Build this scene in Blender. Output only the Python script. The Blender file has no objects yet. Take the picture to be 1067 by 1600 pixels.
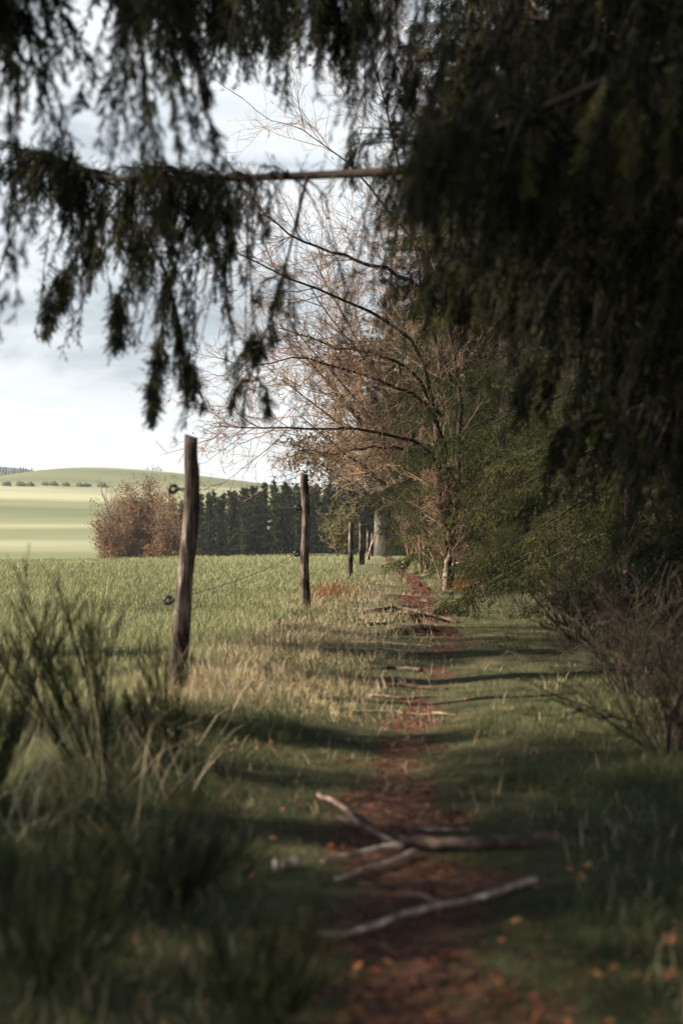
import bpy, math
import numpy as np
from mathutils import Vector

# ------------------------------------------------------------------ camera
sc = bpy.context.scene
COL = sc.collection
FPX = 2222.0            # focal length in pixels of a 1067x1600 frame
CAMZ = 1.07
def P(px, py, Y):       # a point Y metres in front of the viewpoint
    return ((px - 533.5) / FPX * Y, Y, CAMZ - (py - 800.0) / FPX * Y)

cd = bpy.data.cameras.new('camera')
cam = bpy.data.objects.new('camera', cd); COL.objects.link(cam)
cam.location = (0, 0, CAMZ); cam.rotation_euler = (math.pi / 2, 0, 0)
cd.sensor_fit = 'VERTICAL'; cd.sensor_height = 36.0; cd.lens = 50.0
cd.clip_start = 0.05; cd.clip_end = 20000
cd.dof.use_dof = True; cd.dof.focus_distance = 26.0; cd.dof.aperture_fstop = 2.3
sc.camera = cam

# ------------------------------------------------------------------ light
SUN_DIR = Vector((1.0, 0.16, -0.66)).normalized()      # the way the light travels
w = bpy.data.worlds.new('World'); sc.world = w; w.use_nodes = True
nt = w.node_tree; N = nt.nodes; L = nt.links; N.clear()
def nd(t, **kw):
    n = N.new(t)
    for k, v in kw.items(): setattr(n, k, v)
    return n
out = nd('ShaderNodeOutputWorld'); bg = nd('ShaderNodeBackground'); bg2 = nd('ShaderNodeBackground')
sky = nd('ShaderNodeTexSky'); sky.sky_type = 'NISHITA'; sky.sun_disc = False
sky.sun_elevation = math.asin(-SUN_DIR.z); sky.sun_rotation = math.atan2(-SUN_DIR.x, -SUN_DIR.y)
sky.dust_density = 1.0
L.new(sky.outputs[0], bg.inputs[0]); bg.inputs[1].default_value = 0.06
tc = nd('ShaderNodeTexCoord'); mp = nd('ShaderNodeMapping'); mp.inputs['Scale'].default_value = (2.2, 2.2, 8.0)
mp.inputs['Location'].default_value = (0.35, 0.2, 0.62)
L.new(tc.outputs['Generated'], mp.inputs[0])
nz = nd('ShaderNodeTexNoise'); nz.inputs['Scale'].default_value = 2.2; nz.inputs['Detail'].default_value = 7; nz.inputs['Roughness'].default_value = 0.58
nz.inputs['Distortion'].default_value = 0.4
L.new(mp.outputs[0], nz.inputs['Vector'])
sep = nd('ShaderNodeSeparateXYZ'); L.new(tc.outputs['Generated'], sep.inputs[0])
er = nd('ShaderNodeValToRGB')                          # cloud layers by elevation (sine of it)
e = er.color_ramp.elements
e[0].position = 0.0; e[0].color = (.93,.93,.93,1); e[1].position = 1.0; e[1].color = (.5,.5,.5,1)
for p_, v_ in ((.055,.93),(.085,.80),(.105,.34),(.135,.16),(.165,.40),(.22,.72),(.4,.6)):
    q = e.new(p_); q.color = (v_,v_,v_,1)
L.new(sep.outputs['Z'], er.inputs[0])
ad = nd('ShaderNodeMath', operation='ADD'); sb = nd('ShaderNodeMath', operation='MULTIPLY_ADD')
L.new(nz.outputs['Fac'], sb.inputs[0]); sb.inputs[1].default_value = 3.0; sb.inputs[2].default_value = -1.5
L.new(sb.outputs[0], ad.inputs[0]); L.new(er.outputs[0], ad.inputs[1])
cr = nd('ShaderNodeValToRGB'); c = cr.color_ramp.elements
c[0].position = 0.0; c[0].color = (.30,.36,.41,1); c[1].position = 1.0; c[1].color = (.90,.925,.94,1)
q = c.new(.45); q.color = (.64,.70,.74,1)
L.new(ad.outputs[0], cr.inputs[0]); L.new(cr.outputs[0], bg2.inputs[0]); bg2.inputs[1].default_value = 0.54
mx = nd('ShaderNodeMixShader')
cv = nd('ShaderNodeMapRange'); cv.inputs[1].default_value = .36; cv.inputs[2].default_value = .50; cv.inputs[3].default_value = .9; cv.inputs[4].default_value = .10
L.new(sep.outputs['Z'], cv.inputs[0]); L.new(cv.outputs[0], mx.inputs[0])   # broken cloud: open sky overhead
L.new(bg.outputs[0], mx.inputs[1]); L.new(bg2.outputs[0], mx.inputs[2]); L.new(mx.outputs[0], out.inputs[0])

sl = bpy.data.lights.new('sun', 'SUN'); sl.energy = 5.0; sl.angle = math.radians(0.6); sl.color = (1.0, 0.90, 0.75)
so = bpy.data.objects.new('sun', sl); COL.objects.link(so); so.location = (-30, 0, 25)
so.rotation_euler = SUN_DIR.to_track_quat('-Z', 'Y').to_euler()
sc.view_settings.view_transform = 'Standard'; sc.view_settings.look = 'None'
sc.view_settings.exposure = 1.3; sc.view_settings.gamma = 1.0; sc.view_settings.use_curve_mapping = False
sc.render.engine = 'CYCLES'
sc.cycles.max_bounces = 5; sc.cycles.diffuse_bounces = 2; sc.cycles.transmission_bounces = 3
sc.cycles.glossy_bounces = 1; sc.cycles.volume_bounces = 0; sc.cycles.use_denoising = True
sc.cycles.caustics_reflective = False; sc.cycles.caustics_refractive = False

# ------------------------------------------------------------------ helpers
rs = np.random.RandomState
def nrm(v): return v / np.maximum(np.linalg.norm(v, axis=-1, keepdims=True), 1e-9)

def _h(ix, iy, s):
    n = (ix * 374761393 + iy * 668265263 + s * 1274126177) & 0xFFFFFFFF
    n = ((n ^ (n >> 13)) * 1274126177) & 0xFFFFFFFF
    return ((n ^ (n >> 16)) & 0xFFFF) / 65535.0
def vn(x, y, s=0):      # value noise 0..1
    x = np.asarray(x, float); y = np.asarray(y, float)
    ix = np.floor(x).astype(np.int64); iy = np.floor(y).astype(np.int64)
    fx = x - ix; fy = y - iy; fx = fx*fx*(3-2*fx); fy = fy*fy*(3-2*fy)
    a = _h(ix, iy, s); b = _h(ix+1, iy, s); c_ = _h(ix, iy+1, s); d = _h(ix+1, iy+1, s)
    return (a*(1-fx)+b*fx)*(1-fy) + (c_*(1-fx)+d*fx)*fy
def fbm(x, y, s=0, o=4):
    t = 0; a = .5; n = 0
    for i in range(o): t = t + a*vn(x*2**i, y*2**i, s+i*17); n += a; a *= .5
    return t / n
def sst(a, b, x):
    t = np.clip((x-a)/(b-a), 0, 1); return t*t*(3-2*t)

class Geo:              # collects faces; build() links them as ONE mesh object
    def __init__(s): s.v = []; s.f = []; s.r = []; s.n = 0
    def add(s, v, faces, r=None):
        v = np.asarray(v, np.float32).reshape(-1, 3)
        for f in faces: s.f.append(np.asarray(f, np.int64) + s.n)
        s.v.append(v); s.n += len(v)
        s.r.append(np.zeros(len(v), np.float32) if r is None else np.asarray(r, np.float32).reshape(-1))
    def mesh(s, name, mat, smooth=False):
        me = bpy.data.meshes.new(name)
        v = np.concatenate(s.v)
        me.vertices.add(len(v)); me.vertices.foreach_set('co', v.ravel())
        cnt = np.concatenate([np.full(len(f), f.shape[1]) for f in s.f])
        lv = np.concatenate([f.ravel() for f in s.f])
        me.loops.add(len(lv)); me.loops.foreach_set('vertex_index', lv.astype(np.int32))
        st = np.concatenate([[0], np.cumsum(cnt)[:-1]])
        me.polygons.add(len(cnt)); me.polygons.foreach_set('loop_start', st.astype(np.int32))
        me.polygons.foreach_set('loop_total', cnt.astype(np.int32))
        if smooth: me.polygons.foreach_set('use_smooth', np.ones(len(cnt), bool))
        at = me.attributes.new('rnd', 'FLOAT', 'POINT'); at.data.foreach_set('value', np.concatenate(s.r))
        me.update(calc_edges=True); me.materials.append(mat)
        return me
    def build(s, name, mat, parent=None, smooth=False):
        o = bpy.data.objects.new(name, s.mesh(name, mat, smooth)); COL.objects.link(o)
        if parent: o.parent = parent
        return o

def tag(o, label=None, cat=None, group=None, kind=None):
    for k, v in (('label', label), ('category', cat), ('group', group), ('kind', kind)):
        if v: o[k] = v
    return o
def empty(name, loc, rz=0, scale=1.0):
    o = bpy.data.objects.new(name, None); COL.objects.link(o)
    o.location = loc; o.rotation_euler = (0, 0, rz); o.scale = (scale,)*3; o.empty_display_size = .2
    return o
def copy_tree(o, parent=None):
    c_ = o.copy(); COL.objects.link(c_)
    if parent: c_.parent = parent
    for ch in list(o.children): copy_tree(ch, c_)
    return c_

def resample(pts, K):
    pts = np.asarray(pts, float); d = np.r_[0, np.cumsum(np.linalg.norm(np.diff(pts, axis=0), axis=1))]
    t = np.linspace(0, d[-1], K)
    # Catmull-like smoothing: interpolate finely, then average
    f = np.stack([np.interp(t, d, pts[:, i]) for i in range(3)], 1)
    g = f.copy()
    for _ in range(2): g[1:-1] = (g[:-2] + 2*g[1:-1] + g[2:]) / 4
    return g

def tubes(g, pl, r0, r1, sides=4, rnd=None, cap=False, rough=0, seed=0):
    """pl (N,K,3) polylines -> tapered tubes"""
    pl = np.asarray(pl, float); n, K, _ = pl.shape
    r0 = np.broadcast_to(np.asarray(r0, float), (n,)); r1 = np.broadcast_to(np.asarray(r1, float), (n,))
    tg = np.gradient(pl, axis=1); tg = nrm(tg)
    up = np.tile(np.array([.13, .31, .94]), (n, 1)); m = np.abs((tg[:, 0]*up).sum(1)) > .85
    up[m] = (.95, .2, .1)
    up = up[:, None, :]
    a = nrm(np.cross(tg, up)); b = np.cross(tg, a)
    th = np.linspace(0, 2*np.pi, sides, endpoint=False)
    t = np.linspace(0, 1, K)
    r = (r0[:, None]*(1-t) + r1[:, None]*t)[:, :, None, None]
    if rough: r = r * (1 + rough*(rs(seed).rand(n, K, sides, 1) - .5))
    v = pl[:, :, None, :] + r*(a[:, :, None, :]*np.cos(th)[:, None] + b[:, :, None, :]*np.sin(th)[:, None])
    idx = np.arange(n*K*sides).reshape(n, K, sides)
    q = np.stack([idx[:, :-1], np.roll(idx, -1, 2)[:, :-1], np.roll(idx, -1, 2)[:, 1:], idx[:, 1:]], -1).reshape(-1, 4)
    F = [q]
    if cap: F.append(idx[:, -1, :].reshape(n, sides)); F.append(idx[:, 0, ::-1].reshape(n, sides))
    rr = rs(7+n).rand(n) if rnd is None else np.broadcast_to(rnd, (n,))
    g.add(v, F, np.repeat(rr, K*sides))

def at_t(pl, ids, t):   # position and tangent on polyline ids at t
    K = pl.shape[1]; s = np.clip(t, 0, .9999)*(K-1); i = s.astype(int); f = (s-i)[:, None]
    a = pl[ids, i]; b = pl[ids, i+1]
    return a*(1-f)+b*f, nrm(b-a)

def grow(pl, per, rng, lo, hi, ang=(30, 60), ratio=(.4, .7), plen=None, bias=(0, 0, 0), K=5, wob=.12, minl=0.02, taper=True):
    """children of polylines pl. returns polylines, t of origin, parent ids"""
    n = len(pl)
    L_ = np.linalg.norm(np.diff(pl, axis=1), axis=2).sum(1) if plen is None else np.broadcast_to(plen, (n,))
    ids = np.repeat(np.arange(n), per); m = len(ids)
    t = lo + (hi-lo)*rng.rand(m)
    p, tg = at_t(pl, ids, t)
    sd = nrm(np.cross(tg, rng.normal(size=(m, 3))))
    an = np.radians(rng.uniform(ang[0], ang[1], m))[:, None]
    d = nrm(tg*np.cos(an) + sd*np.sin(an) + np.array(bias))
    ln = np.maximum(L_[ids]*rng.uniform(ratio[0], ratio[1], m)*((1-.5*t) if taper else 1), minl)
    return strands(p, d, ln, rng, K, wob, bias), t, ids

def strands(p, d, ln, rng, K=5, wob=.12, bias=(0, 0, 0)):
    m = len(p); pts = [p]; cur = p; dd = d; st = (ln/(K-1))[:, None]
    for k in range(K-1):
        cur = cur + dd*st; pts.append(cur)
        dd = nrm(dd + rng.normal(size=(m, 3))*wob + np.array(bias)*.35)
    return np.stack(pts, 1)

def needles(g, sh0, shd, shl, K, nl, nw, rng, spread=.85, rnd=None):
    """sh0 (N,3) start, shd dir, shl length: K needle triangles on each shoot"""
    n = len(sh0)
    s = (np.arange(K)+rng.rand(n, K))/K
    ax = nrm(np.cross(shd, rng.normal(size=(n, 3)))); bx = np.cross(shd, ax)
    th = rng.rand(n, K)*2*np.pi
    rad = ax[:, None]*np.cos(th)[..., None] + bx[:, None]*np.sin(th)[..., None]
    dr = nrm(shd[:, None]*(.75+.3*s[..., None]) + rad*spread)
    b = sh0[:, None] + shd[:, None]*(s*shl[:, None])[..., None]
    pw = nrm(np.cross(dr, rng.normal(size=(n, K, 3))))*(nw/2)
    ll = nl*(.7+.5*rng.rand(n, K))[..., None]
    v = np.stack([b-pw, b+pw, b+dr*ll], 2)
    f = np.arange(n*K*3).reshape(-1, 3)
    r = rng.rand(n) if rnd is None else rnd
    g.add(v, [f], np.repeat(r, K*3))

def spray(g, pl, per, rng, sl=(.06, .12), K=20, nl=.014, nw=.0018, ang=(25, 60), bias=(0, 0, -.25), lo=.03, hi=1.0, rnd=None, spread=.85, flat=None):
    """side shoots with needles all along the strands, and needles on the strand itself"""
    n = len(pl); ids = np.repeat(np.arange(n), per); m = len(ids)
    t = lo+(hi-lo)*rng.rand(m)
    p, tg = at_t(pl, ids, t)
    sd = nrm(np.cross(tg, rng.normal(size=(m, 3))))
    if flat is not None: sd = nrm(sd*np.array([1, 1, flat]))
    an = np.radians(rng.uniform(ang[0], ang[1], m))[:, None]
    d = nrm(tg*np.cos(an)+sd*np.sin(an)+np.array(bias))
    l = rng.uniform(sl[0], sl[1], m)*(1.1-.5*t)
    r = None if rnd is None else np.clip(rnd[ids]+rng.normal(size=m)*.08, 0, 1)
    needles(g, p, d, l, K, nl, nw, rng, spread, r)

# ------------------------------------------------------------------ materials
def mat(name, ramp, trans=0.0, rough=.8, noise=None, bump=None, spec=.25, stretch=(1, 1, 1), obj=True, rmix=.5):
    """ramp: colours picked by the per-leaf attribute 'rnd' mixed with noise"""
    m = bpy.data.materials.new(name); m.use_nodes = True; t = m.node_tree; n = t.nodes; l = t.links; n.clear()
    o = n.new('ShaderNodeOutputMaterial'); b = n.new('ShaderNodeBsdfPrincipled'); b.inputs['Roughness'].default_value = rough
    b.inputs['Specular IOR Level'].default_value = spec if not trans else .06
    a = n.new('ShaderNodeAttribute'); a.attribute_name = 'rnd'
    fac = a.outputs['Fac']; tcn = n.new('ShaderNodeTexCoord'); mpn = n.new('ShaderNodeMapping')
    mpn.inputs['Scale'].default_value = stretch; l.new(tcn.outputs['Object'], mpn.inputs[0])
    if noise:
        z = n.new('ShaderNodeTexNoise'); z.inputs['Scale'].default_value = noise; z.inputs['Detail'].default_value = 5
        l.new(mpn.outputs[0], z.inputs['Vector'])
        k = n.new('ShaderNodeMath'); k.operation = 'MULTIPLY_ADD'; k.inputs[1].default_value = 2.2; k.inputs[2].default_value = -.6
        l.new(z.outputs['Fac'], k.inputs[0])
        x = n.new('ShaderNodeMix'); x.inputs[0].default_value = rmix; l.new(fac, x.inputs[2]); l.new(k.outputs[0], x.inputs[3]); fac = x.outputs[0]
    r = n.new('ShaderNodeValToRGB'); E = r.color_ramp.elements
    for i, (p_, c_) in enumerate(ramp):
        q_ = E[i] if i < 2 else E.new(p_)
        q_.position = p_; q_.color = (*c_, 1)
    l.new(fac, r.inputs[0]); l.new(r.outputs[0], b.inputs['Base Color'])
    if bump:
        z2 = n.new('ShaderNodeTexNoise'); z2.inputs['Scale'].default_value = bump[0]; z2.inputs['Detail'].default_value = 6
        l.new(mpn.outputs[0], z2.inputs['Vector'])
        bp = n.new('ShaderNodeBump'); bp.inputs['Strength'].default_value = bump[1]; bp.inputs['Distance'].default_value = bump[2]
        l.new(z2.outputs['Fac'], bp.inputs['Height']); l.new(bp.outputs[0], b.inputs['Normal'])
    if trans:
        tr = n.new('ShaderNodeBsdfTranslucent'); l.new(r.outputs[0], tr.inputs[0])
        ms = n.new('ShaderNodeMixShader'); ms.inputs[0].default_value = trans
        l.new(b.outputs[0], ms.inputs[1]); l.new(tr.outputs[0], ms.inputs[2]); l.new(ms.outputs[0], o.inputs[0])
    else: l.new(b.outputs[0], o.inputs[0])
    return m

M_SPRUCE = mat('spruce_needles', [(0, (.006, .008, .004)), (1, (.095, .092, .034)), (.5, (.015, .018, .008)), (.8, (.036, .039, .015))], trans=.12, rough=.6)  # darker spruce copy with shade in its colour; palest strands imitate sunlit tips
M_SPRUCE_LIT = mat('spruce_needles_lit', [(0, (.012, .017, .008)), (1, (.125, .122, .045)), (.5, (.036, .042, .016))], trans=.15, rough=.6)  # sunlit copy of the spruce needles, the light is in the colour
M_SPRUCE_FAR = mat('spruce_needles_far', [(0, (.012, .018, .009)), (1, (.080, .085, .036)), (.5, (.032, .040, .018))], trans=.1)
M_BARK = mat('spruce_bark', [(0, (.014, .010, .008)), (1, (.060, .044, .032)), (.5, (.028, .020, .015))], noise=9, bump=(30, .8, .02), stretch=(1, 1, .35), rmix=.8)
M_TWIG = mat('bare_twigs', [(0, (.08, .05, .032)), (1, (.42, .28, .18)), (.5, (.22, .14, .09))], rough=.7)
M_LIMB = mat('dark_limb_bark', [(0, (.014, .010, .008)), (1, (.062, .042, .030)), (.5, (.030, .020, .015))], noise=14, bump=(40, .7, .01), rmix=.7)
M_BIRCH = mat('pale_bark', [(0, (.04, .028, .02)), (1, (.38, .33, .27)), (.5, (.15, .12, .095))], noise=11, bump=(30, .5, .01), stretch=(1, 1, 2.5), rmix=.9)
M_BEECHBARK = mat('smooth_grey_bark', [(0, (.018, .016, .012)), (1, (.17, .145, .11)), (.5, (.065, .057, .044))], noise=7, bump=(12, .8, .05), stretch=(1, 1, .35), rmix=.85)
M_ORANGE = mat('dry_leaves', [(0, (.20, .05, .018)), (1, (.62, .30, .12)), (.5, (.42, .14, .045))], trans=.3)
M_HBUSH = mat('dull_bush_leaves', [(0, (.13, .13, .075)), (1, (.30, .29, .18)), (.5, (.24, .23, .14))], trans=.5)
M_DRYLEAF = mat('curled_leaf', [(0, (.22, .11, .055)), (1, (.50, .27, .12))], noise=60, trans=.15)
M_REDG = mat('rusty_grass', [(0, (.10, .04, .02)), (1, (.40, .20, .10)), (.5, (.24, .095, .045))], trans=.2)
M_RUSTLEAF = mat('russet_leaves', [(0, (.07, .038, .02)), (1, (.38, .23, .12)), (.5, (.19, .105, .055))], trans=.2)
M_GRASS = mat('grass_blades', [(0, (.024, .032, .015)), (1, (.235, .235, .125)), (.5, (.092, .102, .048))], trans=.25, rough=.6)
M_FIELD = mat('field_grass_blades', [(0, (.12, .128, .058)), (1, (.44, .42, .23)), (.5, (.245, .25, .125))], trans=.25, rough=.6)
M_STRAW = mat('dead_grass_blades', [(0, (.20, .14, .07)), (1, (.72, .60, .40)), (.5, (.46, .36, .21))], trans=.25, rough=.65)
M_BROOM = mat('broom_stems', [(0, (.014, .018, .009)), (1, (.085, .085, .036)), (.5, (.038, .043, .018))], trans=.05, rough=.6)
M_BRAMBLE = mat('bramble_stems', [(0, (.012, .009, .007)), (1, (.085, .058, .040)), (.5, (.034, .024, .017))], rough=.7)
M_STICK = mat('weathered_stick', [(0, (.04, .025, .018)), (1, (.66, .53, .40)), (.5, (.25, .17, .12))], noise=16, bump=(40, .5, .006), rmix=.9)
M_LOG = mat('dark_root_bark', [(0, (.016, .010, .007)), (1, (.20, .14, .10)), (.5, (.060, .038, .027))], noise=12, bump=(35, .8, .01), rmix=.9)
M_BLACK = mat('black_plastic', [(0, (.012, .012, .013)), (1, (.02, .02, .02))], rough=.4, spec=.5)
M_WIRE = mat('fence_wire_metal', [(0, (.22, .225, .21)), (1, (.36, .36, .34))], rough=.5)
M_GREENTREE = mat('young_leaves', [(0, (.10, .115, .035)), (1, (.26, .26, .09)), (.5, (.17, .18, .06))], trans=.3)
M_FARFOREST = mat('far_forest', [(0, (.02, .032, .022)), (1, (.07, .085, .05)), (.5, (.04, .055, .035))], noise=.02, rmix=1)

def wood_mat():
    m = bpy.data.materials.new('weathered_post_wood'); m.use_nodes = True; t = m.node_tree; n = t.nodes; l = t.links
    b = n['Principled BSDF']; b.inputs['Roughness'].default_value = .85; b.inputs['Specular IOR Level'].default_value = .2
    tcn = n.new('ShaderNodeTexCoord'); mpn = n.new('ShaderNodeMapping'); mpn.inputs['Scale'].default_value = (1, 1, .07)
    l.new(tcn.outputs['Object'], mpn.inputs[0])
    z = n.new('ShaderNodeTexNoise'); z.inputs['Scale'].default_value = 75; z.inputs['Detail'].default_value = 7; l.new(mpn.outputs[0], z.inputs[0])
    z2 = n.new('ShaderNodeTexNoise'); z2.inputs['Scale'].default_value = 5; z2.inputs['Detail'].default_value = 4; l.new(tcn.outputs['Object'], z2.inputs[0])
    x = n.new('ShaderNodeMix'); x.inputs[0].default_value = .45; l.new(z.outputs['Fac'], x.inputs[2]); l.new(z2.outputs['Fac'], x.inputs[3])
    r = n.new('ShaderNodeValToRGB'); E = r.color_ramp.elements
    E[0].position = .41; E[0].color = (.010, .007, .006, 1); E[1].position = .66; E[1].color = (.48, .41, .33, 1)
    q_ = E.new(.47); q_.color = (.050, .034, .027, 1); q_ = E.new(.57); q_.color = (.17, .13, .105, 1)
    l.new(x.outputs[0], r.inputs[0]); l.new(r.outputs[0], b.inputs['Base Color'])
    bp = n.new('ShaderNodeBump'); bp.inputs['Strength'].default_value = 1; bp.inputs['Distance'].default_value = .012
    l.new(z.outputs['Fac'], bp.inputs['Height']); l.new(bp.outputs[0], b.inputs['Normal'])
    return m
M_POST = wood_mat()

# ------------------------------------------------------------------ terrain
PATH_Y = [0, 3.2, 5.9, 7.2, 8.5, 10, 11.9, 15.8, 19.8, 28, 38, 50, 60]
PATH_X = [.2, .2, .22, .33, .5, .72, .86, .96, 1.06, 1.35, 1.45, 1.55, 1.7]
PATH_W = [.22, .21, .13, .10, -.04, -.03, .05, .08, .08, .09, .10, .10, .10]
FEN_Y = [-10, 2, 8, 15.5, 26, 36, 44, 60]
FEN_X = [-2.1, -1.25, -.89, -.39, .18, .5, .85, 1.2]
def path_x(y): return np.interp(y, PATH_Y, PATH_X)
def fence_x(y): return np.interp(y, FEN_Y, FEN_X)
def stepf(x, y): return (y*.62+.55*vn(x*1.1, y*.4, 21)) % 1.0
def pmask(x, y):        # >0 inside the bare earth of the path
    wd = np.interp(y, PATH_Y, PATH_W)
    d = np.abs(x - path_x(y) - .10*(vn(y*1.1, y*0, 5)-.5))
    sf = stepf(x, y); rise = np.clip(1.6-np.minimum(sf, 1-sf)/.042, 0, 1.6)*sst(9.5, 11.5, y)*(1-sst(30, 34, y))*np.exp(-((x-path_x(y)+.12)/.42)**4)*(vn(x*2.2, y*.8, 63) > .3)
    return rise*1.1 + (wd - d)/.16 + 3.4*(fbm(x*4.5, y*2.4, 9, 3)-.5)
def H(x, y):
    x = np.asarray(x, float); y = np.asarray(y, float)
    z = -.012*np.maximum(y-12, 0)
    z = z - .0085*(np.sqrt((np.maximum(y-46, 0))**2+30)-math.sqrt(30))*sst(40, 70, y)*7*.9
    z = np.maximum(z, -6 + 0*y) if False else z
    z = -np.log(1+np.exp(np.clip((-z-5.5)*-1.6, -40, 40)))/1.6*1.0 - 0*z if False else np.maximum(z, -5.6+.0*y)
    z = z - .018*np.clip(-x-1.5, 0, 16)*sst(14, 48, y)
    # near relief
    k = 1 - sst(30, 60, y)
    f = fence_x(y)
    z = z + k*(.07*np.exp(-((x-f-.15)/.45)**2))
    z = z - k*.035*np.exp(-((x-path_x(y))/.3)**2)
    z = z + k*.10*sst(.8, 2.6, x-path_x(y))
    z = z + k*(.05*(fbm(x*1.3, y*1.3, 3, 4)-.5) + .018*(fbm(x*6, y*6, 11, 3)-.5))
    # worn steps across the path
    px = np.exp(-((x-path_x(y)+.1)/.5)**2)
    z = z + .085*px*sst(10, 13, y)*(1-sst(27, 32, y))*(1-stepf(x, y))**1.6
    # valley and far hill
    up = sst(150, 600, y)**.85
    fall = 1 - .5*sst(700, 1200, y)
    kn = 12.5*np.exp(-((x+103)/np.where(x < -103, 50, 80))**2-((y-610)/np.where(y < 610, 150, 90))**2)
    kn = kn + 15*np.exp(-((x+235)/75)**2-((y-790)/110)**2)
    z = np.where(y > 150, -5.6 + 13.0*up*fall + kn, z + np.where(y > 100, kn, 0))
    z = z + sst(250, 500, y)*1.2*(fbm(x/60., y/90., 31, 2)-.5)
    return z
def hz(x, y): return float(H(np.array([x]), np.array([y]))[0])

def terrain():
    u = np.linspace(-1, 1, 560); xs = .35 + 1.6*np.sinh(8.1*u)
    v = np.linspace(-.42, 1, 1050); ys = 4 + 2.4*np.sinh(8.0*v)
    X, Y = np.meshgrid(xs, ys); Z = H(X, Y)
    nx = len(xs); ny = len(ys)
    idx = np.arange(nx*ny).reshape(ny, nx)
    q = np.stack([idx[:-1, :-1], idx[:-1, 1:], idx[1:, 1:], idx[1:, :-1]], -1).reshape(-1, 4)
    pm = np.where(Y < 55, pmask(X, Y), -9).ravel()
    inside = pm[q].mean(1) > -.1
    V = np.stack([X, Y, Z], -1).reshape(-1, 3)
    att = np.clip(pm*.5+.5, 0, 1)
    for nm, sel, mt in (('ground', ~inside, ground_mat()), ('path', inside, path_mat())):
        qq = q[sel]; used, inv = np.unique(qq, return_inverse=True)
        g = Geo(); g.add(V[used], [inv.reshape(-1, 4)], att[used])
        tag(g.build(nm, mt, smooth=True), kind='structure')

def earth_nodes(n, l):
    tcn = n.new('ShaderNodeTexCoord')
    z = n.new('ShaderNodeTexNoise'); z.inputs['Scale'].default_value = 22; z.inputs['Detail'].default_value = 8; z.inputs['Roughness'].default_value = .7
    l.new(tcn.outputs['Object'], z.inputs[0])
    r = n.new('ShaderNodeValToRGB'); E = r.color_ramp.elements
    E[0].position = .35; E[0].color = (.018, .010, .008, 1); E[1].position = .68; E[1].color = (.23, .11, .065, 1)
    q_ = E.new(.5); q_.color = (.085, .038, .024, 1)
    l.new(z.outputs['Fac'], r.inputs[0])
    return tcn, z, r
def ground_mat():
    m = bpy.data.materials.new('turf'); m.use_nodes = True; t = m.node_tree; n = t.nodes; l = t.links
    b = n['Principled BSDF']; b.inputs['Roughness'].default_value = .95; b.inputs['Specular IOR Level'].default_value = .1
    tcn, z, er_ = earth_nodes(n, l)
    # broad noise tone, stretched along the contour
    mpn = n.new('ShaderNodeMapping'); mpn.inputs['Scale'].default_value = (.005, .016, .0); l.new(tcn.outputs['Object'], mpn.inputs[0])
    z2 = n.new('ShaderNodeTexNoise'); z2.inputs['Scale'].default_value = 1.0; z2.inputs['Detail'].default_value = 4; l.new(mpn.outputs[0], z2.inputs[0])
    r2 = n.new('ShaderNodeValToRGB'); E = r2.color_ramp.elements
    E[0].position = .33; E[0].color = (.135, .145, .066, 1); E[1].position = .66; E[1].color = (.37, .36, .22, 1)
    q_ = E.new(.5); q_.color = (.20, .205, .105, 1)
    l.new(z2.outputs['Fac'], r2.inputs[0])
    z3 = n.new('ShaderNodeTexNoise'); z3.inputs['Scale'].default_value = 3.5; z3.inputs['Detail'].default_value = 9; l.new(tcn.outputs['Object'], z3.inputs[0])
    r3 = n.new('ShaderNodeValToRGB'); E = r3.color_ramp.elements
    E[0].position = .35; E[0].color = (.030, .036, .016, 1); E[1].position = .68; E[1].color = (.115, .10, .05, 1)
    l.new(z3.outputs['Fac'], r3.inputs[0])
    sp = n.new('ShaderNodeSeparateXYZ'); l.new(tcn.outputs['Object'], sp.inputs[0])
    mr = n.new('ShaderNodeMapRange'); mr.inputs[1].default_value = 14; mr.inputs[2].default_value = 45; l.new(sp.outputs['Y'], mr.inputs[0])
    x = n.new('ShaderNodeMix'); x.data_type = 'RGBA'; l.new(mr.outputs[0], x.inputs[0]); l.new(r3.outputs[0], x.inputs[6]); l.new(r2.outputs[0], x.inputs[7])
    a = n.new('ShaderNodeAttribute'); a.attribute_name = 'rnd'
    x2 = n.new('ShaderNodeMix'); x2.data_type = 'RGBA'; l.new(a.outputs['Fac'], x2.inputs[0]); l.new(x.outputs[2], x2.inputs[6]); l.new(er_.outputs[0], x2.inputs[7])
    # ground turns dark brown towards the right
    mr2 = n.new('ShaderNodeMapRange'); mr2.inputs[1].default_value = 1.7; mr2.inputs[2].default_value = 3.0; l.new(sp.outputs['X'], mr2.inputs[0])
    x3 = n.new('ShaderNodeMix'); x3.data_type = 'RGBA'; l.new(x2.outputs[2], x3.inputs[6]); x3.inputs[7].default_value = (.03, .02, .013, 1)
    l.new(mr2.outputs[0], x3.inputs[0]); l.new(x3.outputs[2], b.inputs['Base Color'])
    bp = n.new('ShaderNodeBump'); bp.inputs['Strength'].default_value = .6; bp.inputs['Distance'].default_value = .03
    l.new(z.outputs['Fac'], bp.inputs['Height']); l.new(bp.outputs[0], b.inputs['Normal'])
    return m
def path_mat():
    m = bpy.data.materials.new('bare_earth'); m.use_nodes = True; t = m.node_tree; n = t.nodes; l = t.links
    b = n['Principled BSDF']; b.inputs['Roughness'].default_value = .95; b.inputs['Specular IOR Level'].default_value = .15
    tcn, z, er_ = earth_nodes(n, l)
    l.new(er_.outputs[0], b.inputs['Base Color'])
    bp = n.new('ShaderNodeBump'); bp.inputs['Strength'].default_value = .9; bp.inputs['Distance'].default_value = .03
    l.new(z.outputs['Fac'], bp.inputs['Height']); l.new(bp.outputs[0], b.inputs['Normal'])
    return m
terrain()

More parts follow.
